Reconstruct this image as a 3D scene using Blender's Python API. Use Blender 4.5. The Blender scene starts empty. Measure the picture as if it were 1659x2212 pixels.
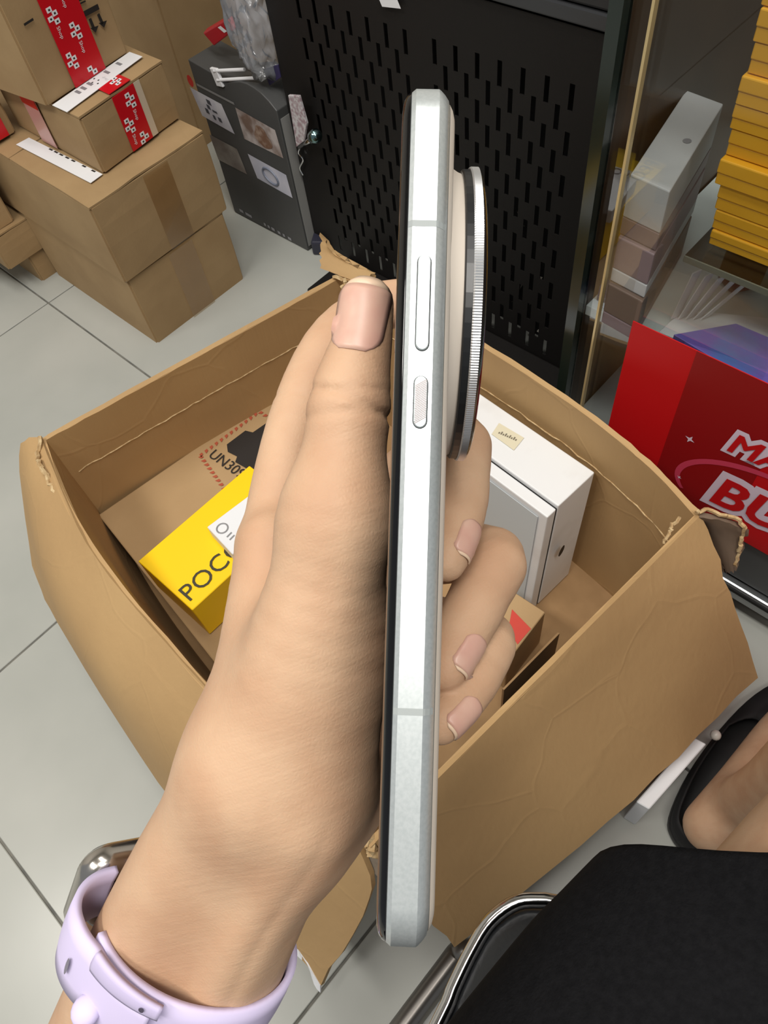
import bpy, bmesh, math, random
import numpy as np
from mathutils import Vector, Matrix
random.seed(7); rng = np.random.default_rng(7)
scene = bpy.context.scene
COL = scene.collection

# ------------------------------------------------------------------ camera
W_PX, H_PX, F_PX, CAM_H = 1659., 2212., 1610., .92
RC = np.array([[0.66458477, -0.74025504, -0.10173283],
               [-0.66183005, -0.51996203, -0.54001895],
               [0.34685454, 0.42621821, -0.83548188]])      # world -> camera (x right, y down, z forward)
ORG = np.array([0, 0, CAM_H])
cam_d = bpy.data.cameras.new('camera'); cam = bpy.data.objects.new('camera', cam_d); COL.objects.link(cam)
cam_d.sensor_fit = 'VERTICAL'; cam_d.sensor_height = 24.0; cam_d.lens = 24.0 * F_PX / H_PX
cam_d.clip_start = .01
_m = RC.T @ np.diag([1, -1, -1.])
cam.matrix_world = Matrix([[*_m[0], 0], [*_m[1], 0], [*_m[2], CAM_H], [0, 0, 0, 1]])
scene.camera = cam

# ------------------------------------------------------------------ world, lamps, exposure
wd = bpy.data.worlds.new('shop_air'); scene.world = wd; wd.use_nodes = True
wd.node_tree.nodes['Background'].inputs[0].default_value = (.93, .97, 1, 1)
wd.node_tree.nodes['Background'].inputs[1].default_value = .25

def area(name, loc, sx, sy, watts, color=(1, .96, .9), target=None):
    l = bpy.data.lights.new(name, 'AREA'); l.shape = 'RECTANGLE'; l.size = sx; l.size_y = sy
    l.energy = watts; l.color = color
    o = bpy.data.objects.new(name, l); COL.objects.link(o); o.location = loc
    if target is not None:
        o.rotation_euler = (Vector(target) - Vector(loc)).to_track_quat('-Z', 'Y').to_euler()
    return o
area('ceiling_tube_lamp', (-.95, .85, 2.6), .35, 1.5, 35)
area('ceiling_tube_lamp', (-.1, -.55, 2.6), .35, 1.5, 36)
area('ceiling_tube_lamp', (.45, .6, 2.6), .35, 1.5, 10)
vs = scene.view_settings
vs.view_transform = 'Standard'; vs.look = 'None'; vs.gamma = 1; vs.exposure = .12; vs.use_curve_mapping = False

# ------------------------------------------------------------------ pixel -> place helpers
def ray(p): return RC.T @ np.array([(p[0] - W_PX / 2) / F_PX, (p[1] - H_PX / 2) / F_PX, 1.])
def Z(p, z): d = ray(p); return ORG + (z - CAM_H) / d[2] * d          # on a level plane
def PX(p, x): d = ray(p); return ORG + x / d[0] * d                     # on a plane of constant x
def PY(p, y): d = ray(p); return ORG + y / d[1] * d
def CS(x, y, d): return np.array([(x - W_PX / 2) / F_PX * d, (y - H_PX / 2) / F_PX * d, d])   # camera space at a depth
def c2w(P): return np.asarray(P) @ RC + ORG
def proj(P):
    v = RC @ (np.asarray(P, float) - ORG); return W_PX / 2 + F_PX * v[0] / v[2], H_PX / 2 + F_PX * v[1] / v[2]
def zat(x, y, py):
    zs = np.linspace(-.1, .9, 2001); return zs[int(np.argmin([abs(proj((x, y, z))[1] - py) for z in zs]))]

# ------------------------------------------------------------------ materials
def lin(c):
    c = np.array(c, float) / 255.; return tuple(np.where(c <= .04045, c / 12.92, ((c + .055) / 1.055) ** 2.4)) + (1.,)
MATS = {}
def mat(name, rgb, rough=.6, metal=0., rgb2=None, nscale=30., bump=0., bscale=120., stretch=(1, 1, 1), spec=.5, sss=0., coat=0., detail=4., lo=.35, hi=.65):
    if name in MATS: return MATS[name]
    m = bpy.data.materials.new(name); m.use_nodes = True; nt = m.node_tree; n = nt.nodes; b = n['Principled BSDF']
    b.inputs['Base Color'].default_value = lin(rgb); b.inputs['Roughness'].default_value = rough
    b.inputs['Metallic'].default_value = metal; b.inputs['Specular IOR Level'].default_value = spec
    b.inputs['Coat Weight'].default_value = coat; b.inputs['Coat Roughness'].default_value = .1
    if sss: 
        b.inputs['Subsurface Weight'].default_value = sss; b.inputs['Subsurface Radius'].default_value = (.006, .0025, .0015); b.inputs['Subsurface Scale'].default_value = 1.
    tc = n.new('ShaderNodeTexCoord'); mp = n.new('ShaderNodeMapping'); mp.inputs['Scale'].default_value = stretch
    nt.links.new(tc.outputs['Object'], mp.inputs[0])
    if rgb2 is not None:
        t = n.new('ShaderNodeTexNoise'); t.inputs['Scale'].default_value = nscale; t.inputs['Detail'].default_value = detail
        r = n.new('ShaderNodeValToRGB'); r.color_ramp.elements[0].color = lin(rgb); r.color_ramp.elements[1].color = lin(rgb2)
        r.color_ramp.elements[0].position = lo; r.color_ramp.elements[1].position = hi
        nt.links.new(mp.outputs[0], t.inputs['Vector']); nt.links.new(t.outputs[0], r.inputs[0]); nt.links.new(r.outputs[0], b.inputs['Base Color'])
    if bump:
        t = n.new('ShaderNodeTexNoise'); t.inputs['Scale'].default_value = bscale; t.inputs['Detail'].default_value = 3
        bp = n.new('ShaderNodeBump'); bp.inputs['Strength'].default_value = bump; bp.inputs['Distance'].default_value = .001
        nt.links.new(mp.outputs[0], t.inputs['Vector']); nt.links.new(t.outputs[0], bp.inputs['Height']); nt.links.new(bp.outputs[0], b.inputs['Normal'])
    MATS[name] = m; return m
def glassmat(name, tint=(1, 1, 1), refl=1.0, rough=.02, alpha=.0, milky=(220, 225, 230)):
    m = bpy.data.materials.new(name); m.use_nodes = True; nt = m.node_tree; n = nt.nodes
    for x in list(n): n.remove(x)
    out = n.new('ShaderNodeOutputMaterial'); tr = n.new('ShaderNodeBsdfTransparent'); gl = n.new('ShaderNodeBsdfGlossy'); mx = n.new('ShaderNodeMixShader'); fr = n.new('ShaderNodeFresnel')
    tr.inputs[0].default_value = (*tint, 1); gl.inputs['Roughness'].default_value = rough; fr.inputs[0].default_value = 1.5
    mu = n.new('ShaderNodeMath'); mu.operation = 'MULTIPLY'; mu.inputs[1].default_value = refl; nt.links.new(fr.outputs[0], mu.inputs[0])
    nt.links.new(mu.outputs[0], mx.inputs[0])
    if alpha:
        df = n.new('ShaderNodeBsdfDiffuse'); df.inputs[0].default_value = lin(milky); m2 = n.new('ShaderNodeMixShader'); m2.inputs[0].default_value = alpha
        nt.links.new(tr.outputs[0], m2.inputs[1]); nt.links.new(df.outputs[0], m2.inputs[2]); nt.links.new(m2.outputs[0], mx.inputs[1])
    else: nt.links.new(tr.outputs[0], mx.inputs[1])
    nt.links.new(gl.outputs[0], mx.inputs[2]); nt.links.new(mx.outputs[0], out.inputs[0]); return m

M_CARD = mat('cardboard', (168, 138, 98), .75, 0, (176, 146, 106), 9, .15, 260)
M_CARD2 = mat('cardboard_dull', (156, 128, 90), .75, 0, (166, 138, 99), 12, .15, 220)
M_CARDE = mat('cardboard_torn_edge', (206, 182, 140), .9, 0, (170, 138, 95), 160, .6, 300)
M_KRAFT = mat('kraft_inner', (150, 118, 80), .8, 0, (166, 132, 92), 20, .1, 220)
M_TILE = mat('floor_tile', (166, 168, 162), .24, 0, (178, 179, 173), 3.5, .02, 60, spec=.35)
M_GROUT = mat('grout', (92, 92, 88), .9, 0, (120, 118, 110), 40)
M_BLACK = mat('black_powder_coat', (24, 22, 21), .55, 0, None, bump=.1, bscale=600, spec=.3)
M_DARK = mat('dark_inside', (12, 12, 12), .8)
M_GREYM = mat('grey_metal', (92, 95, 96), .45, .3)
M_ALU = mat('aluminium_rail', (150, 153, 155), .3, .8)
M_WHITE = mat('white_paper', (228, 229, 232), .6)
M_WCARD = mat('white_box_card', (226, 227, 228), .5, 0, (212, 211, 210), 14, lo=.55, hi=.8)
M_RED = mat('red_print', (190, 16, 22), .45, 0, None, spec=.35)
M_REDTAPE = mat('red_tape', (196, 20, 32), .3, 0, None, spec=.4)
M_TAPEC = glassmat('clear_tape', (.98, .96, .93), .6, .25)
M_INK = mat('black_ink', (34, 30, 28), .6)
M_YEL = mat('yellow_card', (250, 205, 4), .45)
M_AMBER = mat('amber_card', (222, 160, 28), .45, 0, (232, 172, 42), 10)
M_CHROME = mat('chrome', (210, 210, 212), .12, 1.)
M_VINYL = mat('black_vinyl', (42, 44, 47), .38, 0, None, bump=.25, bscale=420)
M_SKIRT = mat('black_cloth', (16, 16, 18), .95, 0, (21, 21, 23), 300, .5, 900, spec=.1)
M_LILAC = mat('lilac_silicone', (204, 194, 226), .55, 0, None, spec=.3)
M_GREYBOX = mat('charcoal_box_print', (70, 71, 71), .5, 0, (80, 80, 80), 6)
M_SILVER = mat('frosted_silver', (208, 214, 215), .38, .7, (198, 205, 206), 1400)
M_SCREEN = mat('black_screen_glass', (6, 6, 8), .04, 0, None, spec=.6)
M_CREAM = mat('cream_leather_back', (206, 196, 184), .5)

# ------------------------------------------------------------------ object helpers
def tag(o, label, cat, group=None, kind=None):
    if label: o['label'] = label
    if cat: o['category'] = cat
    if group: o['group'] = group
    if kind: o['kind'] = kind
    return o
def thing(name, label, cat, loc, group=None):
    o = bpy.data.objects.new(name, None); o.empty_display_size = .02; COL.objects.link(o); o.location = [float(v) for v in loc]
    return tag(o, label, cat, group)
def rootloc(o):
    while o.parent: o = o.parent
    return Vector(o.location)
def add(name, vf, m, parent=None, smooth=False, label=None):
    """vf: (verts in world space, faces) or bmesh; links ONE mesh object"""
    me = bpy.data.meshes.new(name)
    off = rootloc(parent) if parent else Vector((0, 0, 0))
    if isinstance(vf, bmesh.types.BMesh):
        bmesh.ops.translate(vf, verts=vf.verts, vec=-off); vf.to_mesh(me); vf.free()
    else:
        v, f = vf; v = np.asarray(v, float) - np.array(off)
        me.from_pydata(v.tolist(), [], [tuple(int(i) for i in q) for q in f]); me.update()
    if smooth: me.polygons.foreach_set('use_smooth', [True] * len(me.polygons))
    me.materials.append(m)
    o = bpy.data.objects.new(name, me); COL.objects.link(o)
    if parent: o.parent = parent
    if label: o['label'] = label
    return o
def boxv(lo, hi):
    x0, y0, z0 = lo; x1, y1, z1 = hi
    v = [(x0, y0, z0), (x1, y0, z0), (x1, y1, z0), (x0, y1, z0), (x0, y0, z1), (x1, y0, z1), (x1, y1, z1), (x0, y1, z1)]
    return v, [(0, 3, 2, 1), (4, 5, 6, 7), (0, 1, 5, 4), (1, 2, 6, 5), (2, 3, 7, 6), (3, 0, 4, 7)]
def bm_from(vf):
    bm = bmesh.new(); vs_ = [bm.verts.new(tuple(float(c) for c in p)) for p in vf[0]]
    for f in vf[1]: bm.faces.new([vs_[i] for i in f])
    bmesh.ops.recalc_face_normals(bm, faces=bm.faces); return bm
def bev(vf, w=.002, seg=2):
    bm = bm_from(vf); bmesh.ops.bevel(bm, geom=list(bm.edges), offset=w, segments=seg, affect='EDGES', profile=.5); return bm
def hexa(bot, top):
    """8 corner prism; bot and top are 4 points each, same order"""
    return list(bot) + list(top), [(3, 2, 1, 0), (4, 5, 6, 7), (0, 1, 5, 4), (1, 2, 6, 5), (2, 3, 7, 6), (3, 0, 4, 7)]
def frame_box(o, ex, ey, ez):
    o = np.array(o); ex = np.array(ex); ey = np.array(ey); ez = np.array(ez)
    b = [o, o + ex, o + ex + ey, o + ey]; return hexa(b, [p + ez for p in b])
def slab(o, ex, ey, t):
    """thin plate on a surface: corner o, edges ex, ey, raised t along ex x ey"""
    n = np.cross(ex, ey); n = n / np.linalg.norm(n) * t; return frame_box(o, ex, ey, n)
def sheet(G, t):
    """thick sheet from a grid of points G[i][j]"""
    G = np.asarray(G, float); ni, nj = G.shape[:2]
    du = np.gradient(G, axis=0); dv = np.gradient(G, axis=1); n = np.cross(du, dv); n /= np.linalg.norm(n, axis=2, keepdims=True) + 1e-12
    T = G + n * t / 2; B = G - n * t / 2
    v = np.concatenate([T.reshape(-1, 3), B.reshape(-1, 3)]); N = ni * nj; f = []
    for i in range(ni - 1):
        for j in range(nj - 1):
            a, b, c, d = i * nj + j, (i + 1) * nj + j, (i + 1) * nj + j + 1, i * nj + j + 1
            f += [(a, b, c, d), (a + N, d + N, c + N, b + N)]
    loop = [(i, 0) for i in range(ni)] + [(ni - 1, j) for j in range(1, nj)] + [(i, nj - 1) for i in range(ni - 2, -1, -1)] + [(0, j) for j in range(nj - 2, 0, -1)]
    L = [i * nj + j for i, j in loop]
    for k in range(len(L)): a, b = L[k], L[(k + 1) % len(L)]; f.append((b, a, a + N, b + N))
    return v, f
def tube(pts, r, n=10, closed=False, caps=True):
    P = np.asarray(pts, float); m = len(P); R_ = np.full(m, r) if np.isscalar(r) else np.asarray(r)
    v = []; f = []
    T = np.roll(P, -1, 0) - np.roll(P, 1, 0) if closed else np.gradient(P, axis=0)
    T /= np.linalg.norm(T, axis=1, keepdims=True); up = np.array([0, 0, 1.]) if abs(T[0][2]) < .9 else np.array([1., 0, 0])
    a = np.cross(T[0], up); a /= np.linalg.norm(a)
    for k in range(m):
        a = a - T[k] * (a @ T[k]); a /= np.linalg.norm(a); b = np.cross(T[k], a)
        for i in range(n):
            th = 2 * math.pi * i / n; v.append(P[k] + R_[k] * (math.cos(th) * a + math.sin(th) * b))
    K = m if closed else m - 1
    for k in range(K):
        for i in range(n):
            k2 = (k + 1) % m; f.append((k * n + i, k * n + (i + 1) % n, k2 * n + (i + 1) % n, k2 * n + i))
    if not closed and caps: f += [tuple(range(n))[::-1], tuple((m - 1) * n + i for i in range(n))]
    return v, f
def catmull(pts, n=8):
    P = np.asarray(pts, float); P = np.vstack([2 * P[0] - P[1], P, 2 * P[-1] - P[-2]]); o = []
    for i in range(1, len(P) - 2):
        for t in np.linspace(0, 1, n, endpoint=False):
            o.append(.5 * ((2 * P[i]) + (-P[i - 1] + P[i + 1]) * t + (2 * P[i - 1] - 5 * P[i] + 4 * P[i + 1] - P[i + 2]) * t ** 2 + (-P[i - 1] + 3 * P[i] - 3 * P[i + 1] + P[i + 2]) * t ** 3))
    o.append(P[-2]); return np.array(o)
def merge(*vfs):
    v = []; f = []
    for a, b in vfs: k = len(v); v += [tuple(p) for p in a]; f += [tuple(i + k for i in q) for q in b]
    return v, f
def text_vf(s, origin, ex, ey, size, lift=.0006, offset=0., shear=0., stroke=0.):
    """flat lettering: origin = start of the baseline, ex reading direction, ey up, size = cap height scale in metres"""
    c = bpy.data.curves.new('lettering', 'FONT'); c.body = s; c.size = 1; c.offset = offset; c.shear = shear; c.extrude = 0; c.resolution_u = 3
    if stroke: c.bevel_depth = stroke; c.bevel_resolution = 2
    o = bpy.data.objects.new('lettering', c); COL.objects.link(o)
    dg = bpy.context.evaluated_depsgraph_get(); dg.update(); me = bpy.data.meshes.new_from_object(o.evaluated_get(dg))
    bpy.data.objects.remove(o); bpy.data.curves.remove(c)
    ex = np.array(ex, float); ex /= np.linalg.norm(ex); ey = np.array(ey, float); n = np.cross(ex, ey); n /= np.linalg.norm(n); ey = np.cross(n, ex)
    v = [np.array(origin) + size * (p.co.x * ex + p.co.y * ey + (p.co.z * .004 * n if stroke else 0)) + lift * n for p in me.vertices]; f = [tuple(p.vertices) for p in me.polygons]
    bpy.data.meshes.remove(me); return v, f
def fan(pts, n, lift=0.):
    pts = [np.array(p) + np.array(n) * lift for p in pts]; return pts, [tuple(range(len(pts)))]
X_, Y_, Z_ = np.array([1., 0, 0]), np.array([0, 1., 0]), np.array([0, 0, 1.])
def sm(o, ang=30):
    me = o.data; me.polygons.foreach_set('use_smooth', [True] * len(me.polygons))
    try: me.set_sharp_from_angle(angle=math.radians(ang))
    except Exception: pass
    return o
# ================================================================== floor
fl = tag(add('floor', boxv((-1.6, -1.4, -.05), (1.7, 2.6, -.0022)), M_GROUT), 'pale grey glossy tiled shop floor', 'floor', kind='structure')
TX, TY = .595, .5925
tile_me = None
for i in range(-3, 3):
    for j in range(-2, 4):
        x0, y0 = -.2585 + TX * i, .121 + TY * j
        if tile_me is None:
            o = add('tile', bev(boxv((0, 0, -.012), (TX - .0032, TY - .0032, 0)), .0008, 1), M_TILE, fl); tile_me = o.data
        else:
            o = bpy.data.objects.new('tile', tile_me); COL.objects.link(o); o.parent = fl
        o.location = (x0 + .0016, y0 + .0016, 0)

# ================================================================== room shell
tag(add('wall_back', boxv((1.70, -1.4, -.002), (1.80, 2.6, 2.75)), mat('shop_wall', (206, 202, 194), .8)), 'off-white shop wall behind the cabinets', 'wall', kind='structure')
tag(add('wall_left', boxv((-1.6, 2.6, -.002), (1.80, 2.7, 2.75)), MATS['shop_wall']), 'off-white shop wall behind the cartons', 'wall', kind='structure')
tag(add('ceiling', boxv((-1.6, -1.4, 2.75), (1.80, 2.7, 2.85)), mat('ceiling_board', (214, 212, 206), .9)), 'white shop ceiling', 'ceiling', kind='structure')
# ================================================================== black perforated steel cabinet
PXF = .76
cab = thing('steel_cabinet', 'black steel cabinet with rows of vertical slots behind the open carton', 'cabinet', (PXF + .2, .65, 0))
ys_l = [.913 - .0336 * k for k in range(7)]; ys_r = [.662 - .0343 * k for k in range(7)]
cols = [(y, 0) for y in ys_l] + [(y - .0168, 1) for y in ys_l[:6]] + [(y, 0) for y in ys_r] + [(y - .0171, 1) for y in ys_r[:6]]
cols.sort()
SW, SL, RP = .0070, .031, .02845
zt, zb, y_lo, y_hi = .512, .0, .312, .985
v = []; f = []
def q(y0, y1, z0, z1):
    a, b = boxv((PXF, y0, z0), (PXF + .0015, y1, z1)); k = len(v); v.extend(a); f.extend([tuple(i + k for i in r_) for r_ in b])
ye = y_lo
for yc, par in cols:
    q(ye, yc - SW / 2, zb, zt); z = zt
    for k in range(par, 15, 2):
        zc = .4365 - RP * k
        q(yc - SW / 2, yc + SW / 2, zc + SL / 2, z); z = zc - SL / 2
    q(yc - SW / 2, yc + SW / 2, zb, z); ye = yc + SW / 2
q(ye, y_hi, zb, zt)
add('slotted_panel', (v, f), M_BLACK, cab)
add('front_slab', bev(boxv((PXF - .11, .31, 0), (PXF - .001, .90, .014)), .003), M_BLACK, cab)  # low black slab on the floor in front of the slotted panel
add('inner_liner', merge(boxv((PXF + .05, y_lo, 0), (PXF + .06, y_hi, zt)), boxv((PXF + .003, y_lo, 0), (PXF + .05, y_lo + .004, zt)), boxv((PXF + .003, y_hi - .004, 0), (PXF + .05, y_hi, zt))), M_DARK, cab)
add('body', boxv((PXF + .062, y_lo, 0), (PXF + .4, y_hi, .75)), M_BLACK, cab)
dr = add('drawer_front', bev(boxv((PXF - .004, y_lo, .535), (PXF + .06, y_hi, .75)), .003), mat('black_gloss_drawer', (38, 38, 40), .35), cab)
add('edge_strip', bev(boxv((PXF - .006, y_lo, .5165), (PXF + .055, y_hi, .5335)), .002), mat('graphite_strip', (70, 71, 74), .3, .5), cab)
pf = tag(add('paper_slip', slab(PX((815, -12), PXF - .006), PX((855, -8), PXF - .006) - PX((815, -12), PXF - .006), PX((826, 14), PXF - .006) - PX((815, -12), PXF - .006), -.0005), M_WHITE), 'white paper slip hanging from the black cabinet top at the picture edge', 'paper')
# bright foil added as reflections behind the slots, seen through the lower right openings
for k in range(70):
    yy = rng.uniform(.47, .66); zz = rng.uniform(.02, .26)
    if k % 2 == 0 and zz > .2: zz -= .1
    P = np.array([PXF + .009, yy, zz]); a = rng.uniform(-1, 1, 3) * np.array([.004, .006, .012]); b = rng.uniform(-1, 1, 3) * np.array([.004, .006, .012])
    if k == 0: specks = []
    specks.append(([P, P + a, P + a + b, P + b], [(0, 1, 2, 3)]))
tag(add('reflection_specks', merge(*specks), mat('bright_speck', (216, 212, 200), .35, .4)), 'added bright wrapping glinting behind the cabinet slots', 'flakes', kind='stuff')

# ================================================================== glass display case
GX = .55; YE = .300; YR = -.75
case = thing('display_case', 'glass display case with grey plinth holding yellow boxes', 'display case', (GX + .2, -.2, 0))
M_PANE = glassmat('case_glass', (.985, .992, .988), .22, .01)
M_EDGE = mat('green_glass_edge', (22, 34, 30), .15, 0, None, spec=.6)
add('plinth', bev(boxv((GX + .004, YR, .062), (GX + .42, YE, .148)), .003), M_GREYM, case)
add('plinth_foot', boxv((GX + .02, YR, 0), (GX + .42, YE, .03)), M_DARK, case)
rl = add('bottom_rail', bev(boxv((GX - .004, YR, .03), (GX + .41, YE, .058)), .003), M_ALU, case)
add('rail_groove', boxv((GX - .0055, YR, .046), (GX - .0035, YE, .051)), M_DARK, rl)
add('front_pane', boxv((GX, YR, .15), (GX + .005, .2720, .86)), M_PANE, case)
add('sliding_pane', boxv((GX + .008, .10, .15), (GX + .013, YE - .006, .86)), M_PANE, case)
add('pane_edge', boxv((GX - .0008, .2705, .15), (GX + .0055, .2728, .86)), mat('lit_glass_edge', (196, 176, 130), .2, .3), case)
add('side_post', boxv((GX - .002, YE - .006, 0), (GX + .012, YE + .006, .86)), M_EDGE, case)
add('side_panel', boxv((GX + .014, YE - .004, .15), (GX + .40, YE + .002, .86)), mat('dark_brown_laminate', (74, 56, 38), .45, 0, (62, 46, 32), 8), case)
add('back_panel', boxv((GX + .40, YR, .15), (GX + .42, YE + .002, .86)), mat('brown_laminate', (66, 54, 44), .5, 0, (54, 44, 38), 6), case)
add('base_board', boxv((GX + .006, YR, .148), (GX + .40, YE - .006, .156)), mat('pale_base_board', (206, 212, 212), .5), case)
add('middle_board', boxv((GX + .016, YR, .340), (GX + .40, YE - .006, .352)), mat('pale_shelf_board', (200, 210, 210), .45), case)
sh = add('glass_shelf', boxv((GX + .018, YR, .449), (GX + .40, .2065, .455)), glassmat('shelf_glass', (.90, .93, .91), .8, .02), case)
add('shelf_edge', boxv((GX + .0165, YR, .449), (GX + .018, .2065, .455)), mat('shelf_edge_light', (120, 128, 120), .2, .2), sh)

# poster on the front glass
pT, pB, pL, pR = .3765, .145, .232, -.36
xp = GX - .0012
pos = thing('sale_poster', 'red sale poster with white and red lettering on the glass case', 'poster', (xp, 0, pB))
add('sheet', boxv((xp, pR, pB), (xp + .001, pL, pT)), M_RED, pos)
add('dark_stripe', slab((xp - .0002, PX((1505, 760), xp)[1], pB), (0, -.10, 0), (0, 0, pT - pB), -.0003), mat('dark_red_print', (140, 8, 14), .45), pos)
M_PLIL = mat('pale_lilac_print', (214, 200, 216), .5); M_PINK = mat('pink_print', (196, 60, 88), .5)
Pm = PX((1568, 968), xp); Pb_ = PX((1528, 1075), xp)
dirr = PX((1659, 1010), xp) - Pm; dirr /= np.linalg.norm(dirr)
dirb = PX((1659, 1138), xp) - Pb_; dirb /= np.linalg.norm(dirb)
upv = np.array([0, 0, 1.])
for s, P, dd, sz in (('MA', Pm, dirr, .040), ('BU', Pb_, dirb, .066)):
    base = P.copy()
    add('letter_outline', text_vf(s, base, dd, upv, sz, .0006, 0, .25, .15), M_PLIL, pos)
    add('lettering', text_vf(s, base, dd, upv, sz, .0016, 0, .25, .025), M_RED, pos)
# pink orbit swoosh and sparkles
cy, cz = PX((1640, 1075), xp)[1], PX((1600, 1075), xp)[2]
sw = [np.array([xp - .0006, cy + .088 * math.cos(a), cz + .052 * math.sin(a) - .012 * math.cos(a)]) for a in np.linspace(-.5, 2.0, 26)]
v = []; f = []
for k, P in enumerate(sw):
    w = .0022 + .002 * math.sin(math.pi * k / 25); rad = np.array([0, P[1] - cy, P[2] - cz]); rad /= np.linalg.norm(rad)
    v += [P - rad * w, P + rad * w]
    if k: f.append((2 * k - 2, 2 * k - 1, 2 * k + 1, 2 * k))
add('orbit_swoosh', (v, f), M_PINK, pos)
for p, s in (((1491, 948), .006), ((1468, 1030), .003)):
    P = PX(p, xp) - np.array([.0008, 0, 0]); pts = []
    for k in range(8):
        r = s if k % 2 == 0 else s * .35; pts.append(P + np.array([0, r * math.cos(k * math.pi / 4 + .3), r * math.sin(k * math.pi / 4 + .3)]))
    add('sparkle', (pts, [tuple(range(8))]), M_PLIL, pos)

# yellow boxes on the shelf
lp = [(1525, 535), (1534, 490), (1541, 447), (1546, 388), (1562, 333), (1573, 274), (1588, 219), (1610, 156), (1624, 85), (1640, 8), (1650, -60)]
xw = .592
zprev = .4553
for k in range(10):
    y0 = PX(lp[k], xw)[1]; z1 = PX((lp[k + 1][0], lp[k + 1][1] + 3), xw)[2] - .0004
    pos_w = ['lowest', 'second from the bottom', 'third from the bottom', 'fourth from the bottom', 'fifth from the bottom', 'sixth from the bottom', 'seventh from the bottom', 'eighth from the bottom', 'ninth from the bottom', 'topmost'][k]
    dx = [0, .001, .0, -.004, .002, .0, -.002, .001, -.001, 0][k]
    t = thing('flat_box', f'flat amber yellow box on the glass shelf, {pos_w} of its pile', 'box', (xw + .05, y0 - .08, zprev), 'pile of amber boxes')
    h = z1 - zprev
    add('tray', bev(boxv((xw + .001 + dx, y0 - .17, zprev), (xw + .10 + dx, y0 - .0006, zprev + h * .45)), .0008, 1), M_AMBER, t)
    add('lid', bev(boxv((xw + dx, y0 - .1705, zprev + h * .45), (xw + .1005 + dx, y0, z1 - .0006)), .0012, 2), M_AMBER, t)
    zprev = z1
# grey-white boxes standing left of the shelf
zt_ = .515
a = Z((1362, 377), zt_); b = Z((1447, 415), zt_); c_ = Z((1482, 195), zt_)
ux = b - a; uy = c_ - a
def case_box(label, o, ex, ey, h, m, m2):
    t = thing('phone_box', label, 'box', o + (ex + ey) / 2, 'white boxes inside the case')
    add('base', bev(frame_box(o, ex, ey, (0, 0, h * .3)), .001), m2, t)
    add('lid', bev(frame_box(o + np.array([0, 0, h * .3 + .0004]), ex, ey, (0, 0, h * .7)), .0012), m, t)
    return t
M_GW = mat('greyish_white_box', (176, 178, 180), .5); M_GW2 = mat('mauve_box_side', (120, 104, 108), .5)
o3 = a.copy(); o3[2] = .455
t = case_box('dim white phone box on top of the pile beside the glass shelf', o3, ux, uy, .06, M_GW, M_GW2)
add('apple_mark', fan([a + ux * .72 + uy * .5 + .004 * np.array([math.cos(k), math.sin(k), 0]) for k in np.linspace(0, 6.28, 10)[:-1]], Z_, .0008), mat('grey_mark', (130, 130, 134), .4), t)
o2 = a + np.array([0, 0, 0]); o2[2] = .404
case_box('dim mauve phone box in the middle of the pile beside the glass shelf', o2 + ux * .02 - uy * .03, ux, uy, .05, M_GW2, M_GW)
o1 = a.copy(); o1[2] = .3525
case_box('dim brown phone box at the bottom of the pile beside the glass shelf', o1 + ux * .02 - uy * .06, ux * 1.02, uy, .05, mat('brown_box_dim', (96, 80, 70), .5), M_GW2)
# things lying on the middle board
zb_ = .3525
def flatbox(name, label, cat, pts, h, m, z=zb_):
    P = [Z(p, z + h) for p in pts]; bt = [np.array([p[0], p[1], z]) for p in P]
    return tag(add(name, bev(hexa(bt, P), .0006, 1), m), label, cat)
def wmix(name, a, b, sc): return mat(name, a, .35, 0, b, sc, lo=.4, hi=.6)
flatbox('tablet_box', 'flat box with a blue and violet picture lying above the red poster', 'box', [(1455, 722), (1590, 698), (1760, 770), (1720, 880)], .012, wmix('blue_violet_print', (84, 122, 196), (116, 100, 190), 22), z=.3555)
flatbox('price_card', 'white plastic card under the blue pictured box', 'card', [(1424, 716), (1475, 668), (1800, 700), (1760, 860)], .002, M_WHITE)
flatbox('leaflet', 'pale lilac leaflet lying at the left end of the case', 'leaflet', [(1302, 662), (1318, 630), (1375, 655), (1372, 700)], .003, mat('pale_lilac_paper', (190, 192, 214), .5))
flatbox('parcel_sleeve', 'dark blue sleeve lying at the left end of the case', 'sleeve', [(1290, 640), (1300, 598), (1340, 612), (1322, 650)], .006, mat('navy_print', (60, 66, 110), .45))
# small fan of folded white cards
fanr = thing('card_stand', 'fan of narrow white cards standing in the glass case', 'cards', Z((1480, 690), zb_ + .003))
b0 = Z((1450, 690), zb_ + .003)
for k in range(5):
    o_ = b0 + np.array([.004 * k, -.006 * k, 0]); tip = np.array([.012 + .004 * k, -.004 - .004 * k, .052 - .004 * k])
    add('card', frame_box(o_, np.array([.010, -.004, 0]), np.array([.0008, .0012, 0]), tip), M_WHITE, fanr)
t = tag(add('gift_pouch', bev(frame_box(Z((1545, 680), zb_) + np.array([.03, 0, 0]), (.03, -.02, 0), (.02, .03, 0), (.004, 0, .05)), .008, 3), mat('maroon_pouch', (96, 22, 34), .7)), 'small maroon pouch standing behind the white cards in the case', 'pouch')
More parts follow.
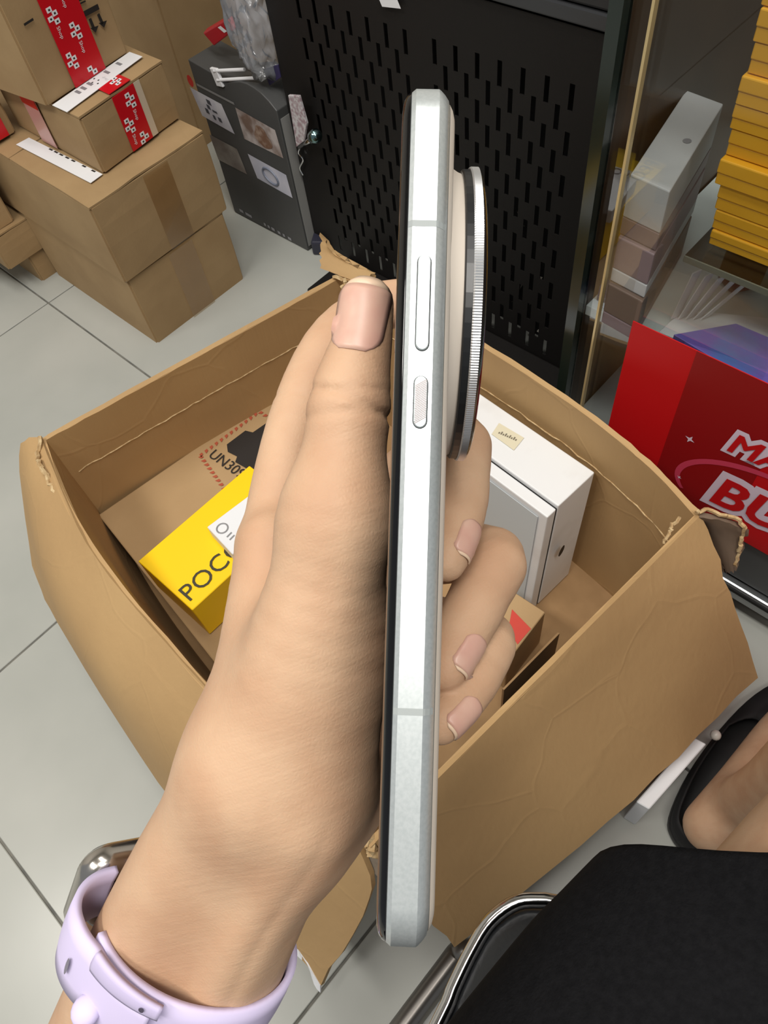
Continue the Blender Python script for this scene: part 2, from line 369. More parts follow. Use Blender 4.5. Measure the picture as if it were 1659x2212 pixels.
# ================================================================== closed cartons
def quadprism(pts_bottom, z0, z1): 
    b = [np.array([p[0], p[1], z0]) for p in pts_bottom]; return hexa(b, [np.array([p[0], p[1], z1]) for p in pts_bottom])
def carton(name, label, cor, u, w, z0, z1, group=None, seam='u', m=M_CARD2, gap=.0):
    """cor: nearest lower corner (xy); u: edge along +x side, w: edge along +y side"""
    cor = np.array([cor[0], cor[1], 0.]); u = np.array([u[0], u[1], 0.]); w = np.array([w[0], w[1], 0.])
    t = thing(name, label, 'carton', cor + (u + w) / 2 + np.array([0, 0, z0]), group)
    fl_t = .0035
    ring = []
    for f_ in (cor, cor + u, cor + u + w, cor + w): ring.append(f_)
    cen = cor + (u + w) / 2
    # slightly bulged body
    v = []; f = []; nz = 4
    for k in range(nz + 1):
        zz = z0 + (z1 - fl_t - z0) * k / nz; b_ = 1 + .006 * math.sin(math.pi * k / nz)
        for i in range(4):
            for s in (0, .5):
                p = ring[i] + (ring[(i + 1) % 4] - ring[i]) * s; bb = b_ + (.008 * math.sin(math.pi * k / nz) if s else 0)
                p = cen + (p - cen) * bb; v.append((p[0], p[1], zz))
    for k in range(nz):
        for i in range(8): a, b = k * 8 + i, k * 8 + (i + 1) % 8; f.append((a, b, b + 8, a + 8))
    f.append(tuple(range(8))[::-1]); f.append(tuple(nz * 8 + i for i in range(8)))
    bm = bm_from((v, f))
    vert_edges = [e for e in bm.edges if abs(e.verts[0].co.z - e.verts[1].co.z) > .005 and all(any((Vector((r[0], r[1], 0)) - Vector((q_.co.x, q_.co.y, 0))).length < .02 for r in ring) for q_ in e.verts)]
    bmesh.ops.bevel(bm, geom=vert_edges, offset=.003, segments=2, affect='EDGES')
    add('body', bm, m, t)
    # two closing flaps with a slit between
    z_ = z1 - fl_t
    for s in (0, 1):
        if seam == 'u': o = cor + w * (.002 + .5 * s); e1 = u; e2 = w * .496
        else: o = cor + u * (.002 + .5 * s); e1 = u * .496; e2 = w
        o = o + np.array([0, 0, z_])
        n = 9; G = []
        for i in range(n):
            row = []
            for j in range(4):
                p = o + e1 * i / (n - 1) + e2 * j / 3; p = p + np.array([0, 0, .0018 * rng.random()])
                if j in (0, 3) or i in (0, n - 1): p = p + (cen + np.array([0, 0, z_]) - p) * rng.uniform(-.004, .004)
                row.append(p)
            G.append(row)
        add('flap', sheet(np.array(G) + np.array([0, 0, .0018]), .003), m, t)
    return t
def strip(t, o, e1, e2, m, name='tape', lift=.0016):
    return add(name, slab(np.array(o) + 0 * np.array(e1), np.array(e1), np.array(e2), lift), m, t)
M_TAPEB = glassmat('brown_clear_tape', (.96, .92, .86), .2, .3)
G1 = 'cartons piled on the tiles at the left'
# lower two
Acor = (.397, 1.036); zA = .1435; zB = .2835
tA = carton('carton', 'brown carton standing on the floor tiles, bottom of the pile with red tape', Acor, (.214, 0), (0, .325), 0, zA, G1)
add('tape', slab((.397 + .085, 1.0325, .0), (.052, 0, 0), (0, 0, .138), .0006), M_TAPEB, tA)
tB = carton('carton', 'brown carton second from the floor with a white label on top', (.391, 1.030), (.232, .006), (0.004, .46), zA + .001, zB, G1)
add('tape', slab((.391 + .10, 1.0262 + .003, zA + .002), (.05, .0013, 0), (0, 0, zB - zA - .006), .0006), M_TAPEB, tB)
# shipping label on carton B top
z_ = zB + .0028
P = [Z(p, z_) for p in ((35, 313), (63, 298), (222, 377), (196, 396))]
add('shipping_label', bev(hexa([p for p in P], [p + np.array([0, 0, .0008]) for p in P]), .0001, 1), M_WHITE, tB)
add('label_print', merge(*[slab(P[0] + (P[1] - P[0]) * .86 + (P[3] - P[0]) * s + np.array([0, 0, .0009]), (P[3] - P[0]) * .045, (P[1] - P[0]) * .12, .0002) for s in (.3, .37, .44, .52, .6, .74, .86)]), M_INK, tB)['kind'] = 'stuff'
# carton C with red tape
Cn = Z((225, 375), zB + .004); Cr = Z((390, 252), zB + .004); Cl = Z((43, 272), zB + .004)
uC = (Cr - Cn)[:2]; wC = (Cl - Cn)[:2]
zC = zat(Cn[0], Cn[1], 256)
tC = carton('carton', 'small brown carton third from the floor with red tape down its front', Cn[:2], uC, wC * 1.02, zB + .0045, zC, G1, seam='u')
def v3(a, z=0.): return np.array([a[0], a[1], z])
def red_tape(t, o, e1, e2, up, wdt, tiles=True, n=3, flip=1):
    """red printed tape: o corner, e1 across unit*width, e2 along"""
    tp = add('tape', slab(o, e1, e2, .0009 * flip), M_REDTAPE, t)
    L = np.linalg.norm(e2); a = np.array(e1) / np.linalg.norm(e1); b = np.array(e2) / L; W = np.linalg.norm(e1); nn = np.cross(a, b) * flip
    sq = []; tx = []; dk = []
    k = 0; y = .006
    while y < L - .012:
        x0_ = (.10 if k % 2 else .50) * W
        for (px_, py_) in ((.0, .0), (.0065, .0066), (-.003, .0105), (.0055, .0165)):
            xx = x0_ + px_; yy = y + py_
            if yy + .007 < L and 0 < xx < W - .009:
                sq.append(slab(np.array(o) + a * xx + b * yy + nn * .001, a * .0086, b * .0062, .0003 * flip))
                dk.append(slab(np.array(o) + a * (xx + .0028) + b * (yy + .002) + nn * .0014, a * .003, b * .0022, .0002 * flip))
        if y + .045 < L: tx.append(text_vf('Shop', np.array(o) + a * (x0_ + .004) + b * (y + .025) + nn * .0012, b, -a if flip > 0 else a, .008, .0004))
        y += .030; k += 1
    if sq: add('tape_print', merge(*sq), M_WHITE, tp)['kind'] = 'stuff'; add('tape_glyphs', merge(*dk), M_INK, tp)['kind'] = 'stuff'
    if tx: add('tape_lettering', merge(*tx), M_WHITE, tp)['kind'] = 'stuff'
    return tp
d = uC / np.linalg.norm(uC); LC = np.linalg.norm(uC)
dn = np.array([d[1], -d[0], 0.])
o = v3(Cn[:2] + uC * .36, zC - .001) + dn * .0025
red_tape(tC, o, v3(d) * .044, np.array([0, 0, -(zC - zB - .007)]), None, .044, flip=-1)
add('clear_tape', slab(v3(Cn[:2] + uC * .36 + d * .0445, zC - .001) + dn * .0022, v3(d) * .012, np.array([0, 0, -(zC - zB - .007)]), -.0006), mat('dull_white_tape', (206, 190, 168), .35), tC)
wn = wC / np.linalg.norm(wC)
red_tape(tC, v3(Cn[:2] + uC * .36, zC + .0032), v3(d) * .044, v3(wn) * .06, None, .044)
# pinkish clear tape on the left face
nl = np.array([-wn[1], wn[0], 0.])
add('clear_tape', slab(v3(Cn[:2] + wC * .50, zC - .001) + nl * .0035, v3(wn) * .045, np.array([0, 0, -(zC - zB - .007)]), .0007), mat('pink_clear_tape', (196, 150, 142), .25), tC)
add('tape_tab', slab(v3(Cn[:2] + wC * .50, zC - .002) + nl * .0045, v3(wn) * .045, np.array([0, 0, -.02]), .0007), mat('orange_red_tape', (190, 50, 34), .3), tC)
# label on top of C
z_ = zC + .0036
P = [Z(p, z_) for p in ((113, 228), (145, 243), (308, 123), (280, 113))]
add('shipping_label', bev(hexa(P, [p + np.array([0, 0, .0008]) for p in P]), .0001, 1), M_WHITE, tC)
add('label_print', merge(*[slab(P[0] + (P[3] - P[0]) * s + (P[1] - P[0]) * .12 + np.array([0, 0, .0009]), (P[3] - P[0]) * .035, (P[1] - P[0]) * .35, .0002) for s in (.25, .32, .4, .62, .78)]), mat('grey_ink', (130, 130, 135), .6), tC)['kind'] = 'stuff'
# carton D
zD0 = zC + .0046
Dn = Z((102, 229), zD0); Dr = Z((276, 112), zD0); uD = (Dr - Dn)[:2]
dD = uD / np.linalg.norm(uD); wD = np.array([-dD[1], dD[0]]) * .26
tD = carton('carton', 'tall brown carton topmost of its pile with wide red tape and arrows', Dn[:2], uD, wD, zD0, .72, G1)
dn = np.array([dD[1], -dD[0], 0.])
o = v3(Dn[:2] + uD * .32, .70) + dn * .0042
red_tape(tD, o, v3(dD) * .062, np.array([0, 0, -(.70 - zD0 - .001)]), None, .062, flip=-1)
# this-way-up marks on carton D
def on_D(px_):   # point on D's front face
    d_ = ray(px_); n = dn; P0 = v3(Dn[:2]) + dn * .0046; t_ = ((P0 - ORG) @ n) / (d_ @ n); return ORG + t_ * d_
marks = []
def stroke(p, q_, w):
    a = on_D(p); b = on_D(q_); e = b - a; s = np.cross(e, dn); s = s / np.linalg.norm(s) * w
    marks.append(([a - s / 2, a + s / 2, b + s / 2, b - s / 2], [(0, 1, 2, 3)]))
stroke((181, 31), (213, 14), .007)
stroke((194, 40), (203, 62), .005); stroke((212, 30), (222, 52), .005)
for tip in ((207, 71), (225, 60)):
    a = on_D(tip); b = on_D((tip[0] - 12, tip[1] - 10)); c_ = on_D((tip[0] + 6, tip[1] - 16)); marks.append(([a, b, c_], [(0, 1, 2)]))
stroke((150, 12), (182, -4), .002); stroke((153, 18), (185, 2), .002); stroke((52, 54), (72, 41), .003)
for mk in marks: add('arrow_mark', mk, M_INK, tD)
# small box with red tape behind carton C
q0 = Z((40, 287), zB + .004)
tS = carton('carton', 'small taped carton at the picture edge behind the red taped cartons', (q0[0] - .115, q0[1] + .004), (.115, .004), (-.003, .1), zB + .0045, zB + .075, G1)
red_tape(tS, np.array([q0[0] - .09, q0[1] + .0015, zB + .07]), X_ * .075, np.array([0, 0, -.062]), None, .07, flip=-1)
add('clear_tape', slab(np.array([q0[0] - .112, q0[1] + .0015, zB + .07]), X_ * .02, np.array([0, 0, -.062]), -.0008), M_WHITE, tS)
# ---- left pile
E0 = Z((92, 608), 0)
G2 = 'low pile of cartons at the left picture edge'
carton('carton', 'flat brown carton on the floor, bottom of the low pile at left', E0[:2], (.12, 0.0), (0.0, .3), 0, .062, G2)
carton('carton', 'flat brown carton in the middle of the low pile at left', (E0[0] - .045, E0[1] - .01), (.16, 0.003), (0.0, .3), .063, .128, G2)
tE = carton('carton', 'brown carton on top of the low pile at left', (E0[0] - .11, E0[1] - .0), (.125, 0.003), (0.0, .3), .13, .235, G2, m=M_CARD)
# ---- tall cartons behind
e = PX((365, 80), .86)
tT = carton('carton', 'large tall brown carton standing behind the grey product box', (.86, e[1]), (.42, .03), (-.02, .42), 0, .74, 'tall cartons behind')
add('print', slab(np.array([.8595, e[1] + .17, .50]), (0, -.02, 0), (0, 0, -.06), -.0005), M_INK, tT)
add('print', slab(np.array([.8595, e[1] + .20, .53]), (0, -.012, 0), (0, 0, -.03), -.0005), M_INK, tT)

# ================================================================== grey product box
gx, gy0, gy1, gz = .738, .988, 1.205, .287
gb = thing('product_box', 'charcoal product box with four printed photos standing beside the slotted cabinet', 'box', (gx + .04, (gy0 + gy1) / 2, 0))
prof = [(gy0, .0), (gy1, .0), (gy1, .30), (gy1 - .10, .296), (gy1 - .115, .283), (gy0 + .0, .272)]
prof = [(gy0, .002), (gy1, .002), (gy1, .302), (gy0 + .115, .290)] + [(gy0 + .115 - .1 * k / 6, .290 + .012 * math.sin(math.pi * k / 6)) for k in range(1, 6)] + [(gy0 + .015, .287), (gy0, .275)]
v = [(gx, a, b) for a, b in prof] + [(gx + .075, a, b) for a, b in prof]; n = len(prof)
f = [tuple(range(n)), tuple(range(2 * n - 1, n - 1, -1))] + [(i, i + n, (i + 1) % n + n, (i + 1) % n) for i in range(n)]
add('carton_body', bev((v, f), .0015, 2), M_GREYBOX, gb)
add('side_stripe', slab((gx + .004, gy0 - .0004, .01), (.02, 0, 0), (0, 0, .25), .0006), mat('pale_grey_print', (150, 150, 148), .5), gb)
pics = [(((410, 188), (478, 225), (507, 290), (437, 250)), 'white_photo_print', (214, 214, 222), (196, 196, 210), 30),
        (((508, 232), (594, 281), (612, 342), (528, 300)), 'hand_photo_print', (186, 178, 176), (120, 100, 90), 26),
        (((452, 290), (512, 322), (534, 377), (472, 345)), 'dim_photo_print', (120, 112, 108), (150, 146, 140), 22),
        (((535, 332), (618, 378), (632, 428), (556, 385)), 'ring_photo_print', (200, 200, 212), (188, 190, 204), 24)]
for pts, nm, c1, c2, sc in pics:
    P = [PX(p, gx - .0006) for p in pts]
    ph = add('photo', (P, [(0, 3, 2, 1)]), wmix(nm, c1, c2, sc), gb)
    cen = sum(P) / 4; ex = (P[1] - P[0]) / 2; ey = (P[3] - P[0]) / 2
    if nm == 'white_photo_print':
        sh_ = [slab(cen + ex * a + ey * b - X_ * .0004, ex * w_, ey * h_, .0002) for a, b, w_, h_ in ((-.1, -.75, .25, .35), (-.25, -.3, .2, .3), (.05, -.1, .3, .15), (-.5, .1, .2, .35), (-.1, .35, .15, .3), (.25, .3, .2, .3))]
        add('photo_motif', merge(*sh_), mat('charcoal_print', (74, 76, 84), .5), ph)['kind'] = 'stuff'
    elif nm == 'ring_photo_print':
        rg = [cen + ex * .38 * math.cos(a) + ey * .62 * math.sin(a) - X_ * .0005 for a in np.linspace(0, 6.283, 24)[:-1]]
        add('photo_motif', tube(rg, .0022, 6, True), mat('slate_print', (110, 116, 132), .5), ph)
    elif nm == 'hand_photo_print':
        rg = [cen + ex * (.15 + .42 * math.cos(a) * (1 + .2 * math.sin(3 * a))) + ey * (.1 + .7 * math.sin(a)) - X_ * .0006 for a in np.linspace(0, 6.283, 18)[:-1]]
        add('photo_motif', (rg, [tuple(range(len(rg)))]), wmix('photo_skin_print', (120, 92, 76), (160, 140, 126), 60), ph)
P = PX((411, 175), gx - .0008); add('logo_dot', fan([P + .008 * np.array([0, math.cos(a), 1.3 * math.sin(a)]) for a in np.linspace(0, 6.28, 17)[:-1]], X_), mat('red_logo', (205, 50, 42), .5), gb)
a = PX((424, 180), gx - .0008); b = PX((505, 222), gx - .0008)
add('title_print', slab(a, b - a, np.array([0, 0, -.004]), .0002), mat('grey_title_print', (130, 130, 130), .5), gb)
a = PX((520, 462), gx - .0008); b = PX((655, 540), gx - .0008)
add('caption_print', merge(*[slab(a + (b - a) * s + np.array([0, 0, .006]), (b - a) * w_, np.array([0, 0, .006]), -.0002) for s, w_ in ((.0, .06), (.1, .1), (.4, .03), (.46, .03), (.52, .05), (.62, .04), (.7, .03), (.78, .05))]), mat('pale_caption_print', (160, 160, 166), .5), gb)['kind'] = 'stuff'

# things on and beside the grey box
def crumple(center, rad, seed, n=24, amp=.35, squash=(1, 1, 1)):
    r_ = np.random.default_rng(seed); bm = bmesh.new(); bmesh.ops.create_icosphere(bm, subdivisions=4, radius=1)
    dirs = r_.normal(size=(26, 3)); dirs /= np.linalg.norm(dirs, axis=1, keepdims=True); off = r_.uniform(.5, 1.0, 26)
    for v_ in bm.verts:
        p = np.array(v_.co); d_ = dirs @ p; s = min([o_ / max(x, .05) for o_, x in zip(off, d_) if x > .2] + [1.25]); s = max(s, .45)
        p = p * s + .05 * np.sin(p[[1, 2, 0]] * 17 + seed); v_.co = Vector(np.array(center) + p * rad * np.array(squash))
    return bm
bagc = PX((545, 62), gx + .02)
bag = tag(add('plastic_bag', crumple(bagc, 1, 5, squash=(.055, .055, .10)), glassmat('crinkled_plastic', (.96, .965, .975), 1.0, .15, .30, (214, 220, 230)), None, True), 'crumpled clear plastic bag on top of the charcoal product box', 'bag')
P = [PX(p, gx + .03) for p in ((438, 72), (488, 42), (512, 62), (462, 100))]
rt = thing('red_packet', 'small red packet with a white mark on the charcoal product box', 'packet', P[0])
add('sleeve', bev(hexa(P, [p + np.array([.012, .0, .004]) for p in P]), .002), mat('red_packet_print', (178, 26, 40), .35), rt)
P2 = [P[1] + (P[0] - P[1]) * s + (P[2] - P[1]) * u_ - X_ * .0008 for s, u_ in ((.30, .2), (.42, .2), (.42, .8), (.30, .8))]
add('white_mark', (P2, [(0, 1, 2, 3)]), M_WHITE, rt)
br = thing('white_bracket', 'small white plastic bracket with two arms on the charcoal product box', 'bracket', PX((470, 165), gx - .003))
for p, q_ in (((462, 153), (528, 150)), ((470, 173), (556, 168))):
    add('arm', tube([PX(p, gx - .003), PX(q_, gx + .01)], .0028, 8), M_WHITE, br)
a = PX((452, 147), gx - .004)
add('end_block', bev(frame_box(a, PX((466, 150), gx - .004) - a, PX((468, 186), gx - .004) - a, (.006, 0, 0)), .001), M_WHITE, br)
P = [PX(p, gx + .02) for p in ((568, 150), (600, 140), (606, 168), (582, 185))]
tag(add('navy_tag', bev(hexa(P, [p + np.array([.004, 0, 0]) for p in P]), .0006, 1), mat('navy_tag_print', (52, 46, 84), .4)), 'dark blue tag lying at the right end of the charcoal product box', 'tag')
P = [PX(p, gx - .002) for p in ((622, 206), (645, 208), (662, 268), (655, 306), (640, 318))]
tag(add('blister_tag', bev((list(P) + [p + np.array([.005, 0, 0]) for p in P], [(0, 1, 2, 3, 4), (9, 8, 7, 6, 5)] + [(i, i + 5, (i + 1) % 5 + 5, (i + 1) % 5) for i in range(5)]), .0006, 1), wmix('speckled_white_print', (200, 198, 200), (160, 140, 146), 160)), 'white printed tag hanging at the corner of the charcoal product box', 'tag')
kn = thing('chrome_knob', 'chrome bolt knob sticking out from the slotted cabinet', 'knob', PX((665, 310), PXF - .01))
a = PX((648, 318), PXF - .004); b = PX((676, 298), PXF - .03)
add('stem', tube([a, b], .004, 10), M_CHROME, kn, True)
add('cap', tube([b, b + (b - a) * .05, b + (b - a) * .22, b + (b - a) * .27], [.006, .0105, .0105, .007], 16), mat('teal_chrome', (120, 150, 152), .15, 1.), kn, True)
tag(add('wire_hook', tube(catmull([PX(p, PXF - .006) for p in ((650, 316), (645, 330), (655, 345), (648, 362), (655, 378))], 5), .0016, 6), M_CHROME), 'bent wire hook hanging under the chrome bolt knob', 'hook')
tag(add('dark_packet', bev(frame_box(Z((676, 552), 0), (.02, -.03, 0), (.03, .02, 0), (0, 0, .03)), .004), mat('dark_blue_packet', (46, 46, 60), .4)), 'dark packet on the floor at the foot of the slotted cabinet', 'packet')

# ================================================================== the big open carton
ZR = .28
C1, C2, C3, C4 = [Z(p, ZR) for p in ((93, 950), (738, 596), (1508, 1114), (795, 1825))]
cen = (C1 + C2 + C3 + C4) / 4
def base_of(c, k=1.02): d_ = (c - cen) * k + cen; d_[2] = .004; return d_
B1, B2, B3, B4 = [base_of(c) for c in (C1, C2, C3, C4)]
oc = thing('open_carton', 'large open brown carton with folded torn flaps in the middle of the floor', 'carton', (cen[0], cen[1], 0))
#@bottom
M_BIGC = mat('carton_board', (182, 149, 103), .78, 0, (172, 139, 95), 5, .12, 200)
_nt = M_BIGC.node_tree; _t = _nt.nodes.new('ShaderNodeTexNoise'); _t.inputs['Scale'].default_value = 1.; _mp = _nt.nodes.new('ShaderNodeMapping'); _mp.inputs['Scale'].default_value = (150, 150, 5)
_bp = _nt.nodes.new('ShaderNodeBump'); _bp.inputs['Strength'].default_value = .35; _bp.inputs['Distance'].default_value = .0012
_tc = [x for x in _nt.nodes if x.bl_idname == 'ShaderNodeTexCoord'][0]; _nt.links.new(_tc.outputs['Object'], _mp.inputs[0]); _nt.links.new(_mp.outputs[0], _t.inputs['Vector']); _nt.links.new(_t.outputs[0], _bp.inputs['Height'])
_vo = _nt.nodes.new('ShaderNodeTexVoronoi'); _vo.feature = 'DISTANCE_TO_EDGE'; _vo.inputs['Scale'].default_value = 7.5
_nz = _nt.nodes.new('ShaderNodeTexNoise'); _nz.inputs['Scale'].default_value = 9; _va = _nt.nodes.new('ShaderNodeVectorMath'); _va.operation = 'MULTIPLY_ADD'; _va.inputs[1].default_value = (.05, .05, .05)
_nt.links.new(_tc.outputs['Object'], _nz.inputs['Vector']); _nt.links.new(_nz.outputs['Color'], _va.inputs[0]); _nt.links.new(_tc.outputs['Object'], _va.inputs[2]); _nt.links.new(_va.outputs[0], _vo.inputs['Vector'])
_mr = _nt.nodes.new('ShaderNodeMapRange'); _mr.inputs['From Max'].default_value = .022; _nt.links.new(_vo.outputs['Distance'], _mr.inputs['Value'])
_bc = _nt.nodes.new('ShaderNodeBump'); _bc.inputs['Strength'].default_value = .22; _bc.inputs['Distance'].default_value = .0009; _bc.invert = True; _nt.links.new(_mr.outputs[0], _bc.inputs['Height'])
_nt.links.new(_bc.outputs[0], [x for x in _nt.nodes if x.bl_idname == 'ShaderNodeBump'][0].inputs['Normal'])
_ob = [x for x in _nt.nodes if x.bl_idname == 'ShaderNodeBump'][0]; _nt.links.new(_ob.outputs[0], _bp.inputs['Normal']); _nt.links.new(_bp.outputs[0], _nt.nodes['Principled BSDF'].inputs['Normal'])
def wall(a, b, A, B, name='side_wall', bulge=.006, jag=.002, t=.006, sag=None, seed=1, rim=None):
    """a,b bottom ; A,B rim"""
    r_ = np.random.default_rng(seed); n, m = 25, 9; G = np.zeros((n, m, 3)); out = np.cross(np.array([0, 0, 1.]), (B - A)); out = out / np.linalg.norm(out)
    if (out @ ((A + B) / 2 - cen)) < 0: out = -out
    if rim is not None:
        rc_ = catmull(np.array(rim), 10); al = (rc_ - A) @ (B - A) / ((B - A) @ (B - A)); bow = lambda s: np.interp(s, al, (rc_ - A) @ out)
    else: bow = lambda s: 0.
    for i in range(n):
        s = i / (n - 1)
        for j in range(m):
            k = j / (m - 1); p = (a + (b - a) * s) * (1 - k) + (A + (B - A) * s) * k
            p = p + out * (bulge * math.sin(math.pi * k) * math.sin(math.pi * s) + bow(s) * (.45 + .55 * k))
            if j == m - 1: p[2] += r_.uniform(-jag, jag) * .4
            if sag is not None: p = p + sag(s, k) * out
            G[i, j] = p
    o_ = sm(add(name, sheet(G, t), M_BIGC, oc), 50)
    if sag is not None:
        ln = []
        for s in np.linspace(.03, .97, 40):
            k = .75; p = (a + (b - a) * s) * (1 - k) + (A + (B - A) * s) * k; p = p + out * (bulge * math.sin(math.pi * k) * math.sin(math.pi * s) - t / 2 - .0022 + bow(s) * (.45 + .55 * k))
            ln.append(p + r_.normal(size=3) * np.array([.0004, .0004, .0009]))
        add('fold_crease', tube(ln, .0008, 6), M_CARDE, oc)
    return o_
crease = lambda s, k: (-.002 if abs(k - .75) < .07 else 0.)
RIMR = [C2] + [Z(p, ZR) for p in ((860, 648), (1027, 735), (1255, 884), (1400, 1000))] + [C3]; RIML = [C4] + [Z(p, ZR) for p in ((620, 1662), (445, 1485), (363, 1388), (290, 1306), (192, 1172), (130, 1058))] + [C1]
def base_line(rim):
    A, B = rim[0], rim[-1]; a, b = base_of(A), base_of(B); o_ = []
    for p in rim:
        s = (p - A) @ (B - A) / ((B - A) @ (B - A)); q_ = a + (b - a) * s + .45 * (p - A - (B - A) * s); q_[2] = .002; o_.append(q_)
    return o_
bl = [B1 * np.array([1, 1, .5])] + base_line(RIMR) + base_line(RIML)[:-1]; n = len(bl)
add('bottom', (bl + [p + np.array([0, 0, .006]) for p in bl], [tuple(range(n)), tuple(range(2 * n - 1, n - 1, -1))] + [(i, (i + 1) % n, (i + 1) % n + n, i + n) for i in range(n)]), M_KRAFT, oc)
wall(B1, B2, C1, C2, sag=crease, seed=1)
wall(B2, B3, C2, C3, sag=crease, seed=2, rim=RIMR); wall(B3, B4, C3, C4, seed=3); wall(B4, B1, C4, C1, seed=4, rim=RIML)
def flap(rows, jag=.002, t=.0055, seed=1, name='flap', mt=None):
    """rows: list of polylines from the hinge outwards, each with equal number of points; smooth across"""
    r_ = np.random.default_rng(seed); rows = [catmull(np.array(r), 6) for r in rows]; rows = np.array(rows)     # (k, n, 3)
    cols_ = [catmull(rows[:, i], 5) for i in range(rows.shape[1])]; G = np.array(cols_)                    # (n, m, 3)
    n, m = G.shape[:2]
    nrm = np.cross(G[-1, 0] - G[0, 0], G[0, -1] - G[0, 0]); nrm /= np.linalg.norm(nrm)
    G += (r_.normal(size=(n, m)) * .00035)[..., None] * nrm
    out = (G[:, -1] - G[:, -2]); out /= np.linalg.norm(out, axis=1, keepdims=True); G[:, -1] += out * (r_.uniform(-1, 1, n) * jag)[:, None]
    al = G[1] - G[0]; al = al / (np.linalg.norm(al, axis=1, keepdims=True)); G[0] -= al * (r_.uniform(0, 1, m) * jag * 2)[:, None]; G[-1] += al * (r_.uniform(0, 1, m) * jag * 2)[:, None]
    return sm(add(name, sheet(G, t), mt or M_BIGC, oc), 50)
# near right flap folded outwards and down
zo = .095
hR = [C3 + np.array([0, 0, .001]), C3 + (C4 - C3) * .5 + np.array([0, 0, .001]), C4 + (C3 - C4) * .02]
mR = [Z((1568, 1282), .205), Z((1300, 1500), .2), Z((880, 1905), .2)]
oR = [Z((1627, 1462), .105), Z((1365, 1722), zo), Z((985, 2040), zo)]
flap([hR, mR, oR], .003, seed=5)
# near left flap
hL = [C1, RIML[5], RIML[3], RIML[1], C4 + (C1 - C4) * .03]
mL = [Z((46, 985), .255), Z((112, 1250), .225), Z((272, 1500), .215), Z((540, 1775), .215), Z((800, 1935), .215)]
oL = [Z((76, 1228), .12), Z((130, 1345), .11), Z((345, 1685), .1), Z((540, 1920), .095), Z((690, 2118), .09)]
flap([hL, mL, oL], .003, seed=6)
# torn white strip at the end of the left flap
a, b = Z((630, 2022), .1), Z((694, 2128), .092)
add('torn_edge', sheet(np.array([[a + (b - a) * s + np.array([0, 0, .003]), a + (b - a) * s + np.array([-.004 - .002 * math.sin(s * 9), -.003, -.004])] for s in np.linspace(0, 1, 12)]), .0015), M_WHITE, oc)
# far flaps hanging outside
def far_flap(A, B, drop, outd, seed, rim=None):
    out = np.cross(np.array([0, 0, 1.]), B - A); out /= np.linalg.norm(out)
    if out @ ((A + B) / 2 - cen) < 0: out = -out
    h = [p + np.array([0, 0, .001]) for p in rim] if rim is not None else [A + (B - A) * s + np.array([0, 0, .001]) for s in (0.03, .5, .97)]
    return flap([h, [p + out * outd * .55 - np.array([0, 0, drop * .28]) for p in h], [p + out * outd - np.array([0, 0, drop]) for p in h]], .003, seed=seed)
far_flap(C1, C2, .16, .035, 8); far_flap(C2, C3, .15, .03, 9, RIMR)
# torn upright tip at the far corner
P = [Z((700, 582), .285), Z((702, 516), .315), Z((716, 530), .312), Z((800, 590), .285)]
gt = [[P[0], Z((745, 600), .28), Z((800, 620), .28)], [Z((700, 545), .30), Z((740, 565), .292), P[3]], [P[1], Z((725, 545), .303), Z((805, 593), .284)]]
flap(gt, .004, seed=11, name='torn_tip')
# torn corner of the far right flap: doubled board with a ragged edge
gt = [[Z((1512, 1112), .284), Z((1560, 1120), .28), Z((1604, 1138), .27)], [Z((1520, 1140), .25), Z((1560, 1160), .248), Z((1598, 1165), .245)], [Z((1560, 1225), .2), Z((1575, 1232), .2), Z((1588, 1225), .205)]]
flap(gt, .005, seed=12, name='torn_corner', mt=mat('shaded_underside', (112, 94, 78), .8))  # kraft brown darkened to carry the shade of the flap's underside
add('torn_edge', tube(catmull([Z(p, z_) + np.array([0, 0, .004]) for p, z_ in (((1500, 1110), .285), ((1530, 1108), .284), ((1570, 1118), .28), ((1604, 1138), .272), ((1600, 1165), .25), ((1594, 1195), .23), ((1588, 1225), .205))], 5) + rng.normal(size=(31, 3)) * .0010, .0022, 5), M_CARDE, oc)
add('torn_edge', tube(catmull([Z(p, z_) for p, z_ in (((1432, 1172), .268), ((1445, 1150), .276), ((1452, 1132), .282), ((1470, 1120), .286))], 5) + rng.normal(size=(16, 3)) * .0009, .0018, 5), M_CARDE, oc)
# ragged corrugation at the left corner and near corner
add('torn_edge', tube(catmull([Z(p, z_) for p, z_ in (((88, 945), .286), ((80, 985), .28), ((95, 1015), .28), ((112, 1050), .275), ((128, 1072), .27))], 5) + rng.normal(size=(21, 3)) * .0012, .0026, 5), M_CARDE, oc)
add('torn_edge', tube(catmull([Z(p, z_) for p, z_ in (((720, 598), .286), ((745, 606), .286), ((738, 622), .28))], 5) + rng.normal(size=(11, 3)) * .001, .0026, 5), M_CARDE, oc)
add('torn_edge', tube(catmull([Z(p, z_) for p, z_ in (((800, 1765), .285), ((795, 1800), .28), ((802, 1830), .275), ((812, 1850), .26))], 5) + rng.normal(size=(16, 3)) * .0015, .0045, 5), M_CARDE, oc)
gt = [[Z((738, 1815), .262), Z((775, 1835), .255), Z((815, 1850), .25)], [Z((745, 1838), .25), Z((775, 1860), .245), Z((812, 1875), .24)]]
flap(gt, .003, seed=15, name='torn_lining', mt=mat('grey_torn_lining', (128, 116, 102), .8))

